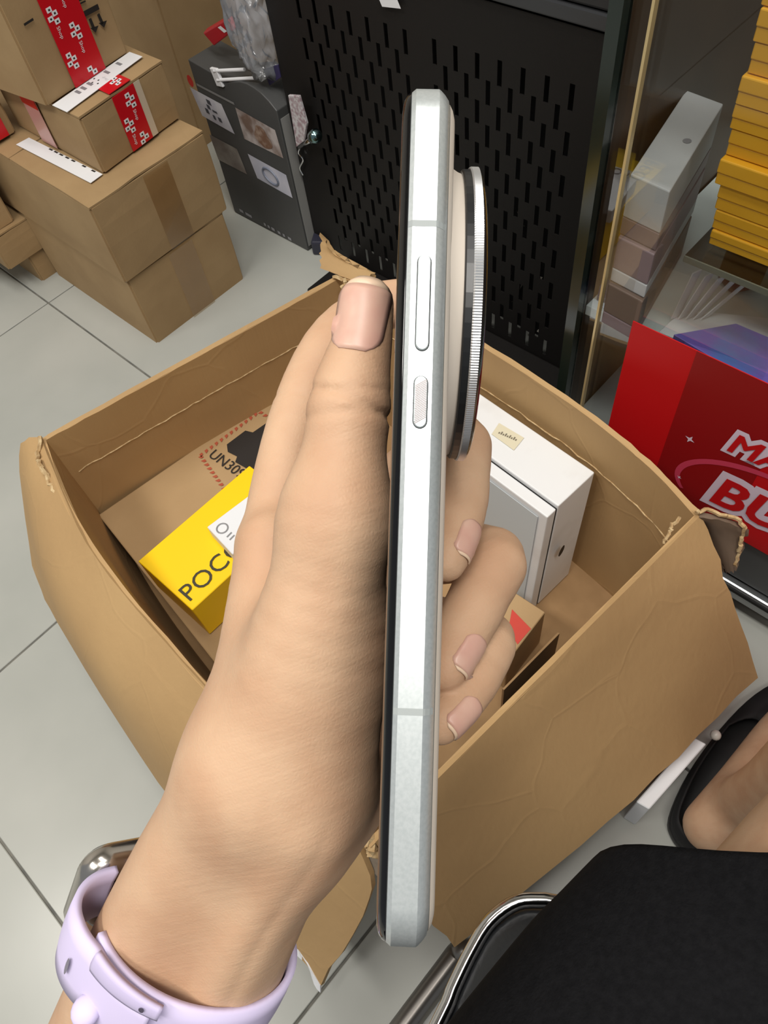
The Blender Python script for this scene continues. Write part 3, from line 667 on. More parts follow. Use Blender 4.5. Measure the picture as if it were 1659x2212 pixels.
# ---- things in the open carton
kb = thing('print_carton', 'flat brown carton printed with a red border lying inside the open carton', 'carton', Z((330, 1150), .05))
zk = .13
q0, q1, q2 = Z((212, 1112), zk), Z((612, 838), zk), Z((470, 1440), zk)
e1 = q1 - q0; e2 = q2 - q0; e2 = e2 * (1.0); e1[2] = e2[2] = 0
b = np.array([0, 0, -.11])
add('body', bev(frame_box(q0 + b, e2, e1, -b), .0018), M_CARD, kb)
add('side_tuck', slab(q0 + e1 * .985 + e2 * .02 + Z_ * .0005, e2 * .1, e1 * .012, .0008), M_INK, kb)
# print on it: dashed red border, black silhouette, small text
def onk(p): return Z(p, zk + .0012)
red = []
def dash(p, q_, n, w=.006):
    a, b_ = onk(p), onk(q_); e = (b_ - a); s = np.cross(Z_, e); s = s / np.linalg.norm(s) * w
    for k in range(n):
        o_ = a + e * k / n; red.append(([o_ - s / 2, o_ + e * .55 / n - s / 2 * .2, o_ + e * .62 / n + s / 2, o_ + e * .1 / n + s / 2], [(0, 1, 2, 3)]))
dash((432, 985), (560, 890), 12); dash((560, 890), (640, 940), 8); dash((432, 985), (488, 1062), 9)
add('border_print', merge(*red), mat('faded_red_ink', (170, 78, 52), .7), kb)['kind'] = 'stuff'
sil = [(488, 962), (512, 938), (530, 945), (548, 918), (575, 920), (600, 950), (560, 1000), (535, 1018), (508, 1000), (514, 985), (498, 990)]
sil2 = [(490, 966), (516, 940), (560, 955), (545, 1000), (512, 1000)]
pts = [onk(p) for p in ((490, 960), (530, 930), (546, 934), (575, 914), (620, 950), (560, 1010), (540, 1016), (508, 998), (512, 986), (492, 976))]
add('icon_print', (pts, [tuple(range(len(pts)))[::-1]]), M_INK, kb)
tb = onk((448, 985)); te = onk((520, 1036)) - tb
add('text_print', text_vf('UN3091', tb + Z_ * 0, te, np.cross(Z_, te), .022, .0004), M_INK, kb)

yb = thing('yellow_phone_box', 'bright yellow phone box lying in the open carton', 'box', Z((380, 1270), zk))
zy = .198
y0, y1, = Z((298, 1212), zy), Z((415, 1318), zy); y3 = Z((525, 1030), zy)
e1 = y1 - y0; e2 = y3 - y0; e2 = e2 / np.linalg.norm(e2) * .175
e2 = e2 - e1 * ((e1 @ e2) / (e1 @ e1)) * .7
hb = np.array([0, 0, zy - zk - .002])
add('sleeve', bev(frame_box(y0 - hb, e1, e2, hb), .0008, 1), M_YEL, yb)
P = Z((408, 1302), zy + .0006); e = Z((520, 1195), zy + .0006) - P
add('lettering', text_vf('POCO', P, e, np.cross(Z_, e), .032, .0003), mat('dark_grey_ink', (60, 56, 40), .5), yb)
wb = thing('white_gadget_box', 'small white box with grey print on top of the yellow box', 'box', Z((500, 1150), zy))
zw = zy + .022
w0, w1 = Z((447, 1138), zw), Z((497, 1192), zw); e1 = w1 - w0; e1 *= 1.1; e2 = np.cross(Z_, e1); e2 = -e2 / np.linalg.norm(e2) * .1
if e2[0] < 0: e2 = -e2
add('carton_body', bev(frame_box(w0 - np.array([0, 0, .0212]), e1, e2, (0, 0, .0212)), .0008, 1), M_WHITE, wb)
g_ = mat('pale_grey_ink', (150, 150, 152), .5)
c0 = Z((480, 1141), zw + .0006); ring = [c0 + .0065 * np.array([math.cos(a) * 1.0, math.sin(a), 0]) for a in np.linspace(0, 6.28, 18)[:-1]]
add('ring_print', tube(ring, .0009, 4, True), g_, wb)
for p, q_ in (((490, 1160), (500, 1150)), ((496, 1166), (506, 1156))):
    add('bar_print', tube([Z(p, zw + .0006), Z(q_, zw + .0006)], .0009, 4), g_, wb)
# white tablet box standing against the far wall
tb = thing('tablet_carton', 'tall white tablet box standing on edge inside the open carton', 'box', (.43, .3, .006))
zt2 = .222
a = Z((1285, 1020), zt2); b_ = Z((1190, 1103), zt2); c_ = Z((1018, 812), zt2)
e1 = b_ - a; e1[1] = .006; e1[0] = -.066; e2 = np.array([.02, .225, 0.])
e1 = np.array([-.062, .0055, 0.])
lean = np.array([-.012, 0, 0])
b0 = np.array([a[0] - .018, a[1] - .004, .011]); up = a - b0
add('base', bev(frame_box(b0, e1, e2, up), .0015), M_WCARD, tb)
lid = add('lid', bev(frame_box(b0 + e1 + np.array([-.0025, .0005, .0]), e1 * .24, e2 * .995, up * .985), .0015), M_WCARD, tb)
add('lid_shade_plate', slab(b0 + e1 * 1.24 + np.array([-.0026, .012, .01]), up * .9, e2 * .88, -.0005), mat('shaded_white_card', (196, 204, 208), .5), lid)  # blue-grey plate: shade on the lid's front put into the colour
add('rim_groove', frame_box(b0 + e1 + np.array([0, .001, .001]), (-.0025, .0002, 0), e2 * .99, up * .97), M_DARK, tb)
P = [Z(p, zt2 + .0008) for p in ((1078, 914), (1132, 946), (1110, 973), (1062, 938))]
st = add('price_sticker', hexa(P[::-1], [p + np.array([0, 0, .0004]) for p in P][::-1]), mat('cream_sticker', (214, 206, 180), .6), tb)
p0 = Z((1076, 936), zt2 + .0014); ee = Z((1116, 953), zt2 + .0014) - p0
add('sticker_print', merge(*[slab(p0 + ee * s, ee * .07, np.cross(Z_, ee) * (.10 + .08 * (i % 2)), .0002) for i, s in enumerate(np.linspace(0, .9, 9))]), mat('faded_ink', (120, 112, 96), .6), st)['kind'] = 'stuff'
ap = PY((1213, 1190), b0[1] - .0008)
add('slot_mark', fan([ap + np.array([.006 * math.cos(a), 0, .010 * math.sin(a)]) + np.array([.001 * math.sin(a), 0, 0]) for a in np.linspace(0, 6.28, 14)[:-1]], Y_), M_INK, tb)
# small kraft box with a red patch, open dark box and loose sleeve at the near side
zr = .10
k0, k1, k2 = Z((1178, 1322), zr), Z((1118, 1398), zr), Z((1085, 1262), zr)
rb = thing('kraft_box', 'small kraft box with a red patch standing in front of the white tablet box', 'box', Z((1120, 1330), .01))
e1 = Z((1096, 1430), zr) - k0; e2 = k2 - k0; e1[2] = e2[2] = 0
add('body', bev(frame_box(k0 - Z_ * .088, e2, e1, Z_ * .088), .001, 1), M_CARD, rb)
P = [Z(p, zr + .0008) for p in ((1106, 1316), (1147, 1358), (1118, 1392), (1098, 1360))]
add('red_patch', (P, [(0, 1, 2, 3)][::-1]), mat('dull_red_print', (196, 62, 48), .5), rb)
bp = tag(add('black_filler', bev(frame_box(C4 + (C3 - C4) * .16 + np.array([.008, .010, -.270]), (C3 - C4) * .60, np.array([0, .026, 0]), np.array([0, 0, .11])), .010, 4), mat('black_fill', (14, 14, 15), .8)), 'added black block darkening the near wall inside the open carton', 'pouch')  # black block added to darken the near side of the carton interior
db = thing('open_sleeve', 'dark grey brown open sleeve box deep in the open carton', 'box', Z((1130, 1450), .01))
s0 = Z((1205, 1366), .085); s1 = Z((1085, 1488), .085); e = s1 - s0; w_ = np.array([.002, -.020, 0])
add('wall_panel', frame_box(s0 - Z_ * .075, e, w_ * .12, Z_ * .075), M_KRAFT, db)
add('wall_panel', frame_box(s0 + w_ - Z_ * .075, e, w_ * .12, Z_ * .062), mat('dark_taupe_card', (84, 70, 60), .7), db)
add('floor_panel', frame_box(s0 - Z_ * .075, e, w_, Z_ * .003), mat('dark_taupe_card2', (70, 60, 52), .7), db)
# ================================================================== chair
ch = thing('chair', 'chrome framed chair with black vinyl seat under the black skirt', 'chair', (-.13, -.18, 0))
ol = [(.061, -.002), (.05, .009), (.033, .0145), (.015, .0135), (-.005, .010), (-.023, .006), (-.12, -.008), (-.24, -.026), (-.32, -.045), (-.345, -.07), (-.345, -.30), (-.32, -.33), (-.2, -.345), (0, -.37), (.04, -.373), (.062, -.355), (.072, -.30), (.074, -.2), (.074, -.06), (.070, -.02)]
ring = np.array([[a, b, .447] for a, b in ol]); rc = catmull(np.vstack([ring, ring[:1]]), 4)[:-1]
cc = rc.mean(0)
v = []; f = []; prof = [(-.004, -.045), (0, -.04), (0, -.006), (-.003, 0.0), (-.012, .006), (-.03, .009)]
dirs = rc - cc; L = np.linalg.norm(dirs, axis=1, keepdims=True); dirs = dirs / L
for ins, dz in prof:
    for p, d_ in zip(rc, dirs): v.append(p + d_ * (ins - .004) + np.array([0, 0, dz]))
n = len(rc)
for k in range(len(prof) - 1):
    for i in range(n): f.append((k * n + i, k * n + (i + 1) % n, (k + 1) * n + (i + 1) % n, (k + 1) * n + i))
f.append(tuple((len(prof) - 1) * n + i for i in range(n))); f.append(tuple(range(n))[::-1])
add('seat', bm_from((v, f)), M_VINYL, ch, True)
add('seat_trim', tube(rc - np.array([0, 0, .004]), .0042, 10, True), M_CHROME, ch, True)
for s in (-.02, -.335):
    pth = catmull([(.03, s - .01, .40), (.032, s, .25), (.03, s + .03, .05), (.02, s + .052, .016), (-.01, s + .055, .012), (-.16, s + .055, .012), (-.30, s + .045, .012), (-.33, s + .035, .03), (-.335, s + .0, .2), (-.335, s - .03, .40)], 6)
    add('leg', tube(pth, .0125, 12), mat('worn_chrome', (128, 124, 120), .3, .85), ch, True)
add('seat_pan', boxv((-.33, -.35, .395), (.045, -.03, .405)), M_DARK, ch)
add('backrest', bev(boxv((-.40, -.34, .62), (-.37, -.06, .90)), .012, 3), M_VINYL, ch)
for y_ in (-.30, -.10): add('back_post', tube([(-.33, y_, .40), (-.36, y_, .6), (-.385, y_, .8)], .01, 10), M_CHROME, ch, True)

# ================================================================== phone held edge-on
pt_c, pb_c = CS(922, 190, .1395), CS(868, 2034, .1265)
U_ = pt_c - pb_c; LEN = .1618; mid = (pt_c + pb_c) / 2; U_ /= np.linalg.norm(U_)
Wv = np.array([.022, 0, 1.]); Wv -= U_ * (Wv @ U_); Wv /= np.linalg.norm(Wv); Nv = -np.cross(U_, Wv)
if Nv[0] < 0: Nv = -Nv
TH0 = -.0029      # flat frame runs from TH0 to TH0+.0062 around the mid line
def pl(u, w, t): return c2w(mid + U_ * u + Wv * w + Nv * (t + TH0))
WID, RAD = .0753, .0098
def outline(ins, n=10):
    o = []; hl, hw, r = LEN / 2 - ins, WID / 2 - ins, max(RAD - ins, .002)
    for (su, sw, a0) in ((1, 1, 0), (-1, 1, 90), (-1, -1, 180), (1, -1, 270)):
        for k in range(n + 1):
            a = math.radians(a0 + 90 * k / n); cu, cw = math.cos(a), math.sin(a)
            o.append((su * (hl - r) + r * cu, WID / 2 + sw * (hw - r) + r * cw))
    return o
def stack(levels, cap0=True, cap1=True):
    v = []; f = []; n = None
    for t, ins in levels:
        o = outline(ins); n = len(o); v += [pl(u, w, t) for u, w in o]
    for k in range(len(levels) - 1):
        for i in range(n): f.append((k * n + i, k * n + (i + 1) % n, (k + 1) * n + (i + 1) % n, (k + 1) * n + i))
    if cap0: f.append(tuple(range(n)))
    if cap1: f.append(tuple((len(levels) - 1) * n + i for i in range(n)))
    return v, f
ph = thing('smartphone', 'silver smartphone with a round camera held upright edge-on in a hand', 'phone', c2w(mid - U_ * LEN / 2))
frm = add('frame', bm_from(stack([(-.0001, .0014), (.0002, .0006), (.0010, .0), (.0054, .0), (.0058, .00025), (.0066, .0010), (.0073, .0019), (.0076, .003)])), M_SILVER, ph); sm(frm, 25)
scr = add('screen', bm_from(stack([(.0, .0007), (-.0006, .0010), (-.0012, .0018), (-.0016, .0032), (-.0017, .006)])), M_SCREEN, ph); sm(scr, 60)
bk = add('back_cover', bm_from(stack([(.0076, .0026), (.0082, .0036), (.0086, .005), (.0087, .008)])), M_CREAM, ph); sm(bk, 60)
def u_at(py):  # position along the near edge whose picture row is py
    us = np.linspace(-LEN / 2, LEN / 2, 4001); r_ = [proj(pl(u, 0, .0031))[1] for u in us[::8]]; return us[::8][int(np.argmin(np.abs(np.array(r_) - py)))]
def capsule(u0, u1, hw, w0, w1, tc, n=10, bevel=.0003):
    r = hw; pts = [(u1 - r + r * math.sin(a), r * math.cos(a)) for a in np.linspace(0, math.pi, n)][::1]
    pts = [(u1 - r + r * math.cos(a), r * math.sin(a)) for a in np.linspace(-math.pi / 2, math.pi / 2, n)] + [(u0 + r - r * math.cos(a), -r * math.sin(a)) for a in np.linspace(-math.pi / 2, math.pi / 2, n)]
    v = []; f = []; N = len(pts)
    um = (u0 + u1) / 2
    for w, k in ((w0, 1.), (w1 + bevel, 1.), (w1, .88)):
        v += [pl(um + (u - um) * (1 if k == 1 else 1 - (1 - k) * hw / (u1 - um)), w, tc + t * k) for u, t in pts]
    for k in range(2):
        for i in range(N): f.append((k * N + i, k * N + (i + 1) % N, (k + 1) * N + (i + 1) % N, (k + 1) * N + i))
    f.append(tuple(2 * N + i for i in range(N))); f.append(tuple(range(N))[::-1]); return v, f
M_GAP = mat('dark_seam', (52, 54, 56), .6)
tb_ = .0034
for nm, ya, yb_ in (('volume_button', 762, 547), ('power_button', 929, 811)):
    u0, u1 = u_at(ya), u_at(yb_)
    g = add('button_seam', bm_from(capsule(u0, u1, .00148, .001, -.00010, tb_)), M_GAP, ph)
    b_ = sm(add(nm, bm_from(capsule(u0 + .0003, u1 - .0003, .00116, .001, -.0006, tb_, bevel=.0002)), M_SILVER, ph), 40)
    if nm == 'power_button':
        rg = []
        for k in range(22):
            uu = u0 + .0016 + (u1 - u0 - .0032) * k / 21
            rg.append(tube([pl(uu - .0006, -.00062, tb_ - .0010), pl(uu + .0006, -.00062, tb_ + .0010)], .00012, 4))
        o = add('grip_ridges', merge(*rg), mat('rosy_silver', (214, 200, 196), .3, .7), b_); o['kind'] = 'stuff'
M_ANT = mat('antenna_line', (150, 156, 156), .6)
for py in (482, 1537):
    u = u_at(py); lv = [(.0002, .0006), (.0010, 0), (.0054, 0), (.0058, .00025), (.0066, .0010), (.0072, .0018)]
    v = []; f = []
    for t, ins in lv:
        for du in (-.0006, .0006): v.append(pl(u + du, ins - .00004, t))
    for k in range(len(lv) - 1): f.append((2 * k, 2 * k + 1, 2 * k + 3, 2 * k + 2))
    v2 = [np.array(p) + (c2w(Wv) - ORG) * .0004 for p in v]; n = len(v)
    f2 = [tuple(i + n for i in q_[::-1]) for q_ in f]
    add('antenna_band', (v + v2, f + f2), M_ANT, ph)
# round camera on the back
us = np.linspace(-LEN / 2, LEN / 2, 801)
def u_deep(py, t): return us[int(np.argmin([abs(proj(pl(u, WID / 2, t))[1] - py) for u in us]))]
ut, ub = u_deep(404, .0145), u_deep(992, .0145); uc, CR = (ut + ub) / 2, (ut - ub) / 2
def disc(levels, n=72, teeth=0, amp=0.):
    v = []; f = []
    for t, r in levels:
        for i in range(n):
            a = 2 * math.pi * i / n; rr = r - (amp if teeth and i % 2 else 0); v.append(pl(uc + rr * math.cos(a), WID / 2 + rr * math.sin(a), t))
    for k in range(len(levels) - 1):
        for i in range(n): f.append((k * n + i, k * n + (i + 1) % n, (k + 1) * n + (i + 1) % n, (k + 1) * n + i))
    f.append(tuple((len(levels) - 1) * n + i for i in range(n))); f.append(tuple(range(n))[::-1]); return v, f
cb = sm(add('camera_plinth', bm_from(disc([(.0080, CR * 1.03), (.0092, CR * .99), (.0105, CR * .965), (.0114, CR * .955)])), M_CREAM, ph), 40)
add('seal_ring', bm_from(disc([(.0113, CR * .975), (.0116, CR * .985), (.0131, CR * .985)])), mat('black_ring', (24, 25, 27), .35), cb)
add('knurled_ring', bm_from(disc([(.0130, CR * .994), (.0133, CR * 1.0), (.0148, CR * 1.0)], 760, 1, .00012)), mat('bright_knurl', (225, 226, 228), .3, .9), cb)
sm(add('lens_glass', bm_from(disc([(.0147, CR * .998), (.0152, CR * .985), (.0157, CR * .95), (.0160, CR * .88)])), mat('bronze_black_glass', (26, 22, 20), .08), cb), 40)

# paper slip under the near right flap
P = [Z(p, .012) for p in ((1390, 1718), (1470, 1608), (1500, 1592), (1526, 1608), (1440, 1668))]
P = [Z(p, .085) for p in ((1380, 1735), (1498, 1592), (1526, 1607))]
wl = [Z((1360, 1700), .03), Z((1450, 1560), .03)]
tag(add('white_carton_offcut', bev(frame_box(P[1] - Z_ * .084, P[2] - P[1], P[0] - P[1] + (P[2] - P[1]) * -.2, Z_ * .084), .001, 1), M_WHITE), 'white card offcut on the floor under the flap beside the shoe', 'card')
# ================================================================== organic surfaces: distance field + surface nets
def rcone(P, a, b, ra, rb):
    """signed distance to a cone with round ends"""
    ba = b - a; l2 = ba @ ba; rr = ra - rb; a2 = l2 - rr * rr; il2 = 1 / l2
    pa = P - a; y = pa @ ba; z = y - l2; x2 = ((pa * l2 - y[..., None] * ba) ** 2).sum(-1); y2 = y * y * l2; z2 = z * z * l2
    k = np.sign(rr) * rr * rr * x2
    d1 = np.sqrt(np.maximum(x2 + z2, 0)) * il2 - rb; d2 = np.sqrt(np.maximum(x2 + y2, 0)) * il2 - ra
    d3 = (np.sqrt(np.maximum(x2 * a2 * il2, 0)) + y * rr) * il2 - ra
    return np.where(np.sign(z) * a2 * z2 > k, d1, np.where(np.sign(y) * a2 * y2 < k, d2, d3))
def smin(a, b, k):
    h = np.maximum(k - np.abs(a - b), 0) / k; return np.minimum(a, b) - h * h * k * .25
def tcap(P, a, b, ra, rb):
    ba = b - a; pa = P - a; t = np.clip(pa @ ba / (ba @ ba), 0, 1); return np.sqrt(((pa - t[..., None] * ba) ** 2).sum(-1)) - (ra + (rb - ra) * t)
def chain(P, pts, k=0):
    """smooth limb: joints with radii, splined"""
    Q = catmull(np.array([[*p, r] for p, r in pts]), 3); d = None
    for a, b in zip(Q[:-1], Q[1:]):
        e = tcap(P, a[:3], b[:3], a[3], b[3]); d = e if d is None else np.minimum(d, e)
    return d
def surface_nets(fn, lo, hi, h, blk=8):
    lo = np.array(lo); n = np.ceil((np.array(hi) - lo) / h / blk).astype(int) * blk + 1
    F = np.full(n, 1., np.float32); nb = (n - 1) // blk
    I = np.stack(np.meshgrid(*[np.arange(m) for m in nb], indexing='ij'), -1).reshape(-1, 3)
    cen = lo + (I * blk + blk / 2) * h; dc = fn(cen); act = I[np.abs(dc) < blk * h * 1.05]
    ins = I[(dc < 0)]
    for i, j, k in ins: F[i * blk:(i + 1) * blk + 1, j * blk:(j + 1) * blk + 1, k * blk:(k + 1) * blk + 1] = -1
    g = np.stack(np.meshgrid(*[np.arange(blk + 1)] * 3, indexing='ij'), -1)
    for s in range(0, len(act), 400):
        A = act[s:s + 400]; P = lo + (A[:, None, None, None, :] * blk + g[None]) * h; D = fn(P.reshape(-1, 3)).reshape(P.shape[:-1])
        for (i, j, k), d in zip(A, D): F[i * blk:(i + 1) * blk + 1, j * blk:(j + 1) * blk + 1, k * blk:(k + 1) * blk + 1] = d
    S = F < 0; cnt = np.zeros(n - 1, np.int8)
    cs = [(a, b, c) for a in (0, 1) for b in (0, 1) for c in (0, 1)]
    for a, b, c in cs: cnt += S[a:n[0] - 1 + a, b:n[1] - 1 + b, c:n[2] - 1 + c]
    cell = np.argwhere((cnt > 0) & (cnt < 8)); idx = np.full(n - 1, -1, np.int64); idx[tuple(cell.T)] = np.arange(len(cell))
    acc = np.zeros((len(cell), 3)); num = np.zeros(len(cell))
    for a in cs:
        for ax in range(3):
            if a[ax]: continue
            b = list(a); b[ax] = 1
            fa = F[tuple((cell + a).T)]; fb = F[tuple((cell + b).T)]; m = (fa < 0) != (fb < 0); t = np.where(m, fa / np.where(m, fa - fb, 1), 0)
            p = np.array(a, float)[None] + np.eye(3)[ax][None] * t[:, None]; acc += np.where(m[:, None], p, 0); num += m
    V = lo + (cell + acc / num[:, None]) * h
    faces = []
    for ax in range(3):
        u, w = (ax + 1) % 3, (ax + 2) % 3
        sl0 = [slice(None)] * 3; sl1 = [slice(None)] * 3; sl0[ax] = slice(0, -1); sl1[ax] = slice(1, None)
        E = np.argwhere(S[tuple(sl0)] != S[tuple(sl1)]); E = E[(E[:, u] > 0) & (E[:, w] > 0) & (E[:, u] < n[u] - 1) & (E[:, w] < n[w] - 1)]
        eu = np.eye(3, dtype=int)[u]; ew = np.eye(3, dtype=int)[w]
        q = np.stack([idx[tuple((E - eu - ew).T)], idx[tuple((E - ew).T)], idx[tuple(E.T)], idx[tuple((E - eu).T)]], 1)
        flip = ~S[tuple(E.T)]; q[flip] = q[flip][:, ::-1]; faces.append(q)
    Fc = np.concatenate(faces); Fc = Fc[(Fc >= 0).all(1)]
    return V, Fc
def relax(V, Fc, it=3, lam=.5):
    e = np.concatenate([Fc[:, [0, 1]], Fc[:, [1, 2]], Fc[:, [2, 3]], Fc[:, [3, 0]]]); e = np.concatenate([e, e[:, ::-1]])
    deg = np.bincount(e[:, 0], minlength=len(V))[:, None]
    for _ in range(it):
        for l in (lam, -lam * .96):
            s = np.zeros_like(V)
            for a in range(3): s[:, a] = np.bincount(e[:, 0], V[e[:, 1], a], minlength=len(V))
            V = V + l * (s / np.maximum(deg, 1) - V)
    return V

def skin_material():
    m = mat('skin', (194, 161, 132), .58, 0, (184, 147, 118), 45, 0, sss=.12, spec=.3)
    nt = m.node_tree; n = nt.nodes; b = n['Principled BSDF']; tc = [x for x in n if x.bl_idname == 'ShaderNodeTexCoord'][0]
    v1 = n.new('ShaderNodeTexVoronoi'); v1.inputs['Scale'].default_value = 900; v1.feature = 'DISTANCE_TO_EDGE'
    n1 = n.new('ShaderNodeTexNoise'); n1.inputs['Scale'].default_value = 260; n1.inputs['Detail'].default_value = 5
    ad = n.new('ShaderNodeMath'); ad.operation = 'ADD'; nt.links.new(v1.outputs['Distance'], ad.inputs[0]); nt.links.new(n1.outputs[0], ad.inputs[1])
    bp = n.new('ShaderNodeBump'); bp.inputs['Strength'].default_value = .14; bp.inputs['Distance'].default_value = .0006
    for x in (v1, n1): nt.links.new(tc.outputs['Object'], x.inputs['Vector'])
    # fine creases running across the hand
    cv = n.new('ShaderNodeCombineXYZ')
    for i, (e_, k_) in enumerate(((RC.T @ np.array([.94, -.34, 0]), 45.), (RC.T @ np.array([.34, .94, 0]), 620.), (RC.T @ np.array([0, 0, 1.]), 45.))):
        dt = n.new('ShaderNodeVectorMath'); dt.operation = 'DOT_PRODUCT'; dt.inputs[1].default_value = tuple(float(q_) * k_ for q_ in e_)
        nt.links.new(tc.outputs['Object'], dt.inputs[0]); nt.links.new(dt.outputs['Value'], cv.inputs[i])
    n2 = n.new('ShaderNodeTexNoise'); n2.inputs['Scale'].default_value = 1.; n2.inputs['Detail'].default_value = 2; nt.links.new(cv.outputs[0], n2.inputs['Vector'])
    ad2 = n.new('ShaderNodeMath'); ad2.operation = 'MULTIPLY_ADD'; ad2.inputs[1].default_value = 1.6; nt.links.new(n2.outputs[0], ad2.inputs[0]); nt.links.new(ad.outputs[0], ad2.inputs[2]); ad = ad2
    nt.links.new(ad.outputs[0], bp.inputs['Height']); nt.links.new(bp.outputs[0], b.inputs['Normal'])
    return m
M_SKIN = skin_material()
M_NAIL = mat('fingernail', (210, 168, 148), .4, 0, (202, 152, 136), 90, spec=.5, sss=.15)
M_NAILT = mat('nail_tip', (216, 188, 162), .4)

person = thing('person', 'person in a black skirt seated on the chair, one hand holding up the phone', 'person', (-.15, -.1, 0))

# ---- hand and forearm (camera space, metres)
S_ = CS
# forearm axis
ax_pts = [(650, 1500, .188), (598, 1690, .196), (480, 1900, .211), (385, 2105, .229), (300, 2300, .252), (160, 2620, .30)]
axp = [S_(*p) for p in ax_pts]
adir = axp[3] - axp[2]; adir /= np.linalg.norm(adir)
perp = np.cross(adir, np.array([0, 0, 1.])); perp /= np.linalg.norm(perp)
if perp[0] < 0: perp = -perp
pdep = np.cross(adir, perp); pdep = pdep if pdep[2] > 0 else -pdep
arm_w = [.012, .0085, .0105, .0125, .0140, .0160]; arm_r = [.0165, .0152, .0158, .0175, .0195, .0240]
thumb = [(S_(790, 660, .1800), .0068), (S_(783, 735, .1790), .0072), (S_(766, 810, .1785), .0086), (S_(754, 880, .1785), .0101), (S_(744, 970, .1785), .0100), (S_(732, 1060, .1785), .0106), (S_(726, 1120, .1790), .0120)]
thenar = [(S_(726, 1110, .1790), .0116), (S_(704, 1240, .1805), .0132), (S_(672, 1370, .1835), .0150), (S_(632, 1510, .188), .0165), (S_(590, 1640, .194), .0160)]
thenar2 = [(S_(770, 1250, .1900), .0060), (S_(735, 1400, .1905), .0125), (S_(690, 1560, .194), .0155), (S_(630, 1690, .199), .0150)]
back1 = [(S_(596, 1180, .210), .0110), (S_(590, 1330, .206), .0132), (S_(580, 1480, .2015), .0150), (S_(566, 1640, .1985), .0158)]   # index side of the hand
index = [(S_(592, 1180, .216), .0100), (S_(618, 1020, .222), .0094), (S_(655, 880, .229), .0092), (S_(712, 760, .236), .0094), (S_(775, 690, .243), .0085), (S_(858, 655, .244), .0076), (S_(930, 690, .238), .0068)]
knk = [(S_(605, 1190, .218), .0100), (S_(690, 1190, .236), .0125), (S_(790, 1250, .246), .0125), (S_(870, 1350, .246), .0115)]
palm = [(S_(690, 1190, .236), .0125), (S_(660, 1400, .224), .0150), (S_(620, 1620, .210), .0165)]
palm2 = [(S_(870, 1350, .244), .0115), (S_(800, 1540, .230), .0150), (S_(745, 1680, .218), .0155), (S_(655, 1760, .208), .0145)]
palm3 = [(S_(790, 1250, .246), .0120), (S_(740, 1450, .230), .0150), (S_(690, 1620, .215), .0150)]
midf = [(S_(690, 1190, .236), .0115), (S_(860, 1040, .236), .0092), (S_(985, 952, .216), .0086), (S_(996, 1030, .204), .0078), (S_(993, 1100, .198), .0072), (S_(974, 1180, .191), .0060), (S_(965, 1216, .189), .0048)]
ring_f = [(S_(790, 1250, .246), .0115), (S_(940, 1200, .240), .0095), (S_(1066, 1204, .212), .0088), (S_(1040, 1278, .201), .0082), (S_(1008, 1345, .1945), .0077), (S_(974, 1420, .1885), .0062), (S_(963, 1452, .1865), .0050)]
pink = [(S_(870, 1350, .246), .0105), (S_(980, 1350, .238), .0084), (S_(1056, 1378, .208), .0072), (S_(1036, 1440, .198), .0070), (S_(1008, 1490, .192), .0067), (S_(966, 1546, .186), .0057), (S_(952, 1568, .1845), .0047)]
def groove(P, d, c, nrm, r0, depth, sig, sel=None):
    """crease around a limb: ring in the plane through c with normal nrm"""
    s = (P - c) @ nrm; rad = np.linalg.norm(P - c - s[..., None] * nrm, axis=-1); m = rad < r0
    return d + np.where(m, depth * np.exp(-(s / sig) ** 2), 0)
tdir = thumb[0][0] - thumb[3][0]; tdir /= np.linalg.norm(tdir)
tdirB = tdir * np.array([1, 1, 1.]) + np.array([.0, 0, 0]); 
tdirB = tdir + np.array([.22, .0, 0]); tdirB /= np.linalg.norm(tdirB)
tdirC = tdir - np.array([.20, .0, 0]); tdirC /= np.linalg.norm(tdirC)
def hand_sdf(P):
    arm = None
    for s in (-1, 1):
        pts = [(a + perp * w * s, r) for a, w, r in zip(axp[1:], arm_w[1:], arm_r[1:])]
        e = chain(P, pts); arm = e if arm is None else smin(arm, e, .012)
    # two tendons on the inside of the wrist
    ten = []
    for off, q0_, q1_ in ((.011, 1, 3), (.0155, 1, 3)):
        pts = [(axp[i] + perp * off - pdep * (arm_r[i] * (.80 if off < .012 else .66)), .0040) for i in (1, 2, 3)]
        ten.append(chain(P, pts, .004))
    arm = smin(arm, np.minimum(ten[0], ten[1]), .005)
    th = chain(P, thumb, .006)
    th = groove(P, th, S_(752, 872, .1785), tdirB, .0135, .0007, .0008)
    th = groove(P, th, S_(750, 905, .1785), tdirC, .0135, .0006, .0008)
    th = groove(P, th, S_(756, 856, .1785), tdirC, .0135, .0004, .0006)
    body = smin(chain(P, thenar, .010), chain(P, thenar2, .008), .010)
    body = smin(body, chain(P, back1, .010), .012)
    d = smin(th, body, .010)
    pm = smin(smin(chain(P, palm, .01), chain(P, palm2, .01), .012), smin(chain(P, palm3, .01), chain(P, knk, .008), .01), .012)
    d = smin(d, pm, .008)
    d = smin(d, arm, .016)
    ix = chain(P, index, .006)
    ix = groove(P, ix, S_(655, 880, .229), (S_(712, 760, .236) - S_(608, 1020, .222)) / np.linalg.norm(S_(712, 760, .236) - S_(608, 1020, .222)), .012, .0004, .0008)
    d = smin(d, ix, .0035)
    fs = [chain(P, c, .004) for c in (midf, ring_f, pink)]
    g = []
    for c, e in zip((midf, ring_f, pink), fs):
        nn = c[4][0] - c[3][0]; nn /= np.linalg.norm(nn)
        e = groove(P, e, c[4][0], nn, .010, .00018, .0006); e = groove(P, e, c[4][0] + nn * .0018, nn, .010, .00015, .0005); g.append(e)
    fing = np.minimum(np.minimum(g[0], g[1]), g[2])
    return smin(d, fing, .0014)
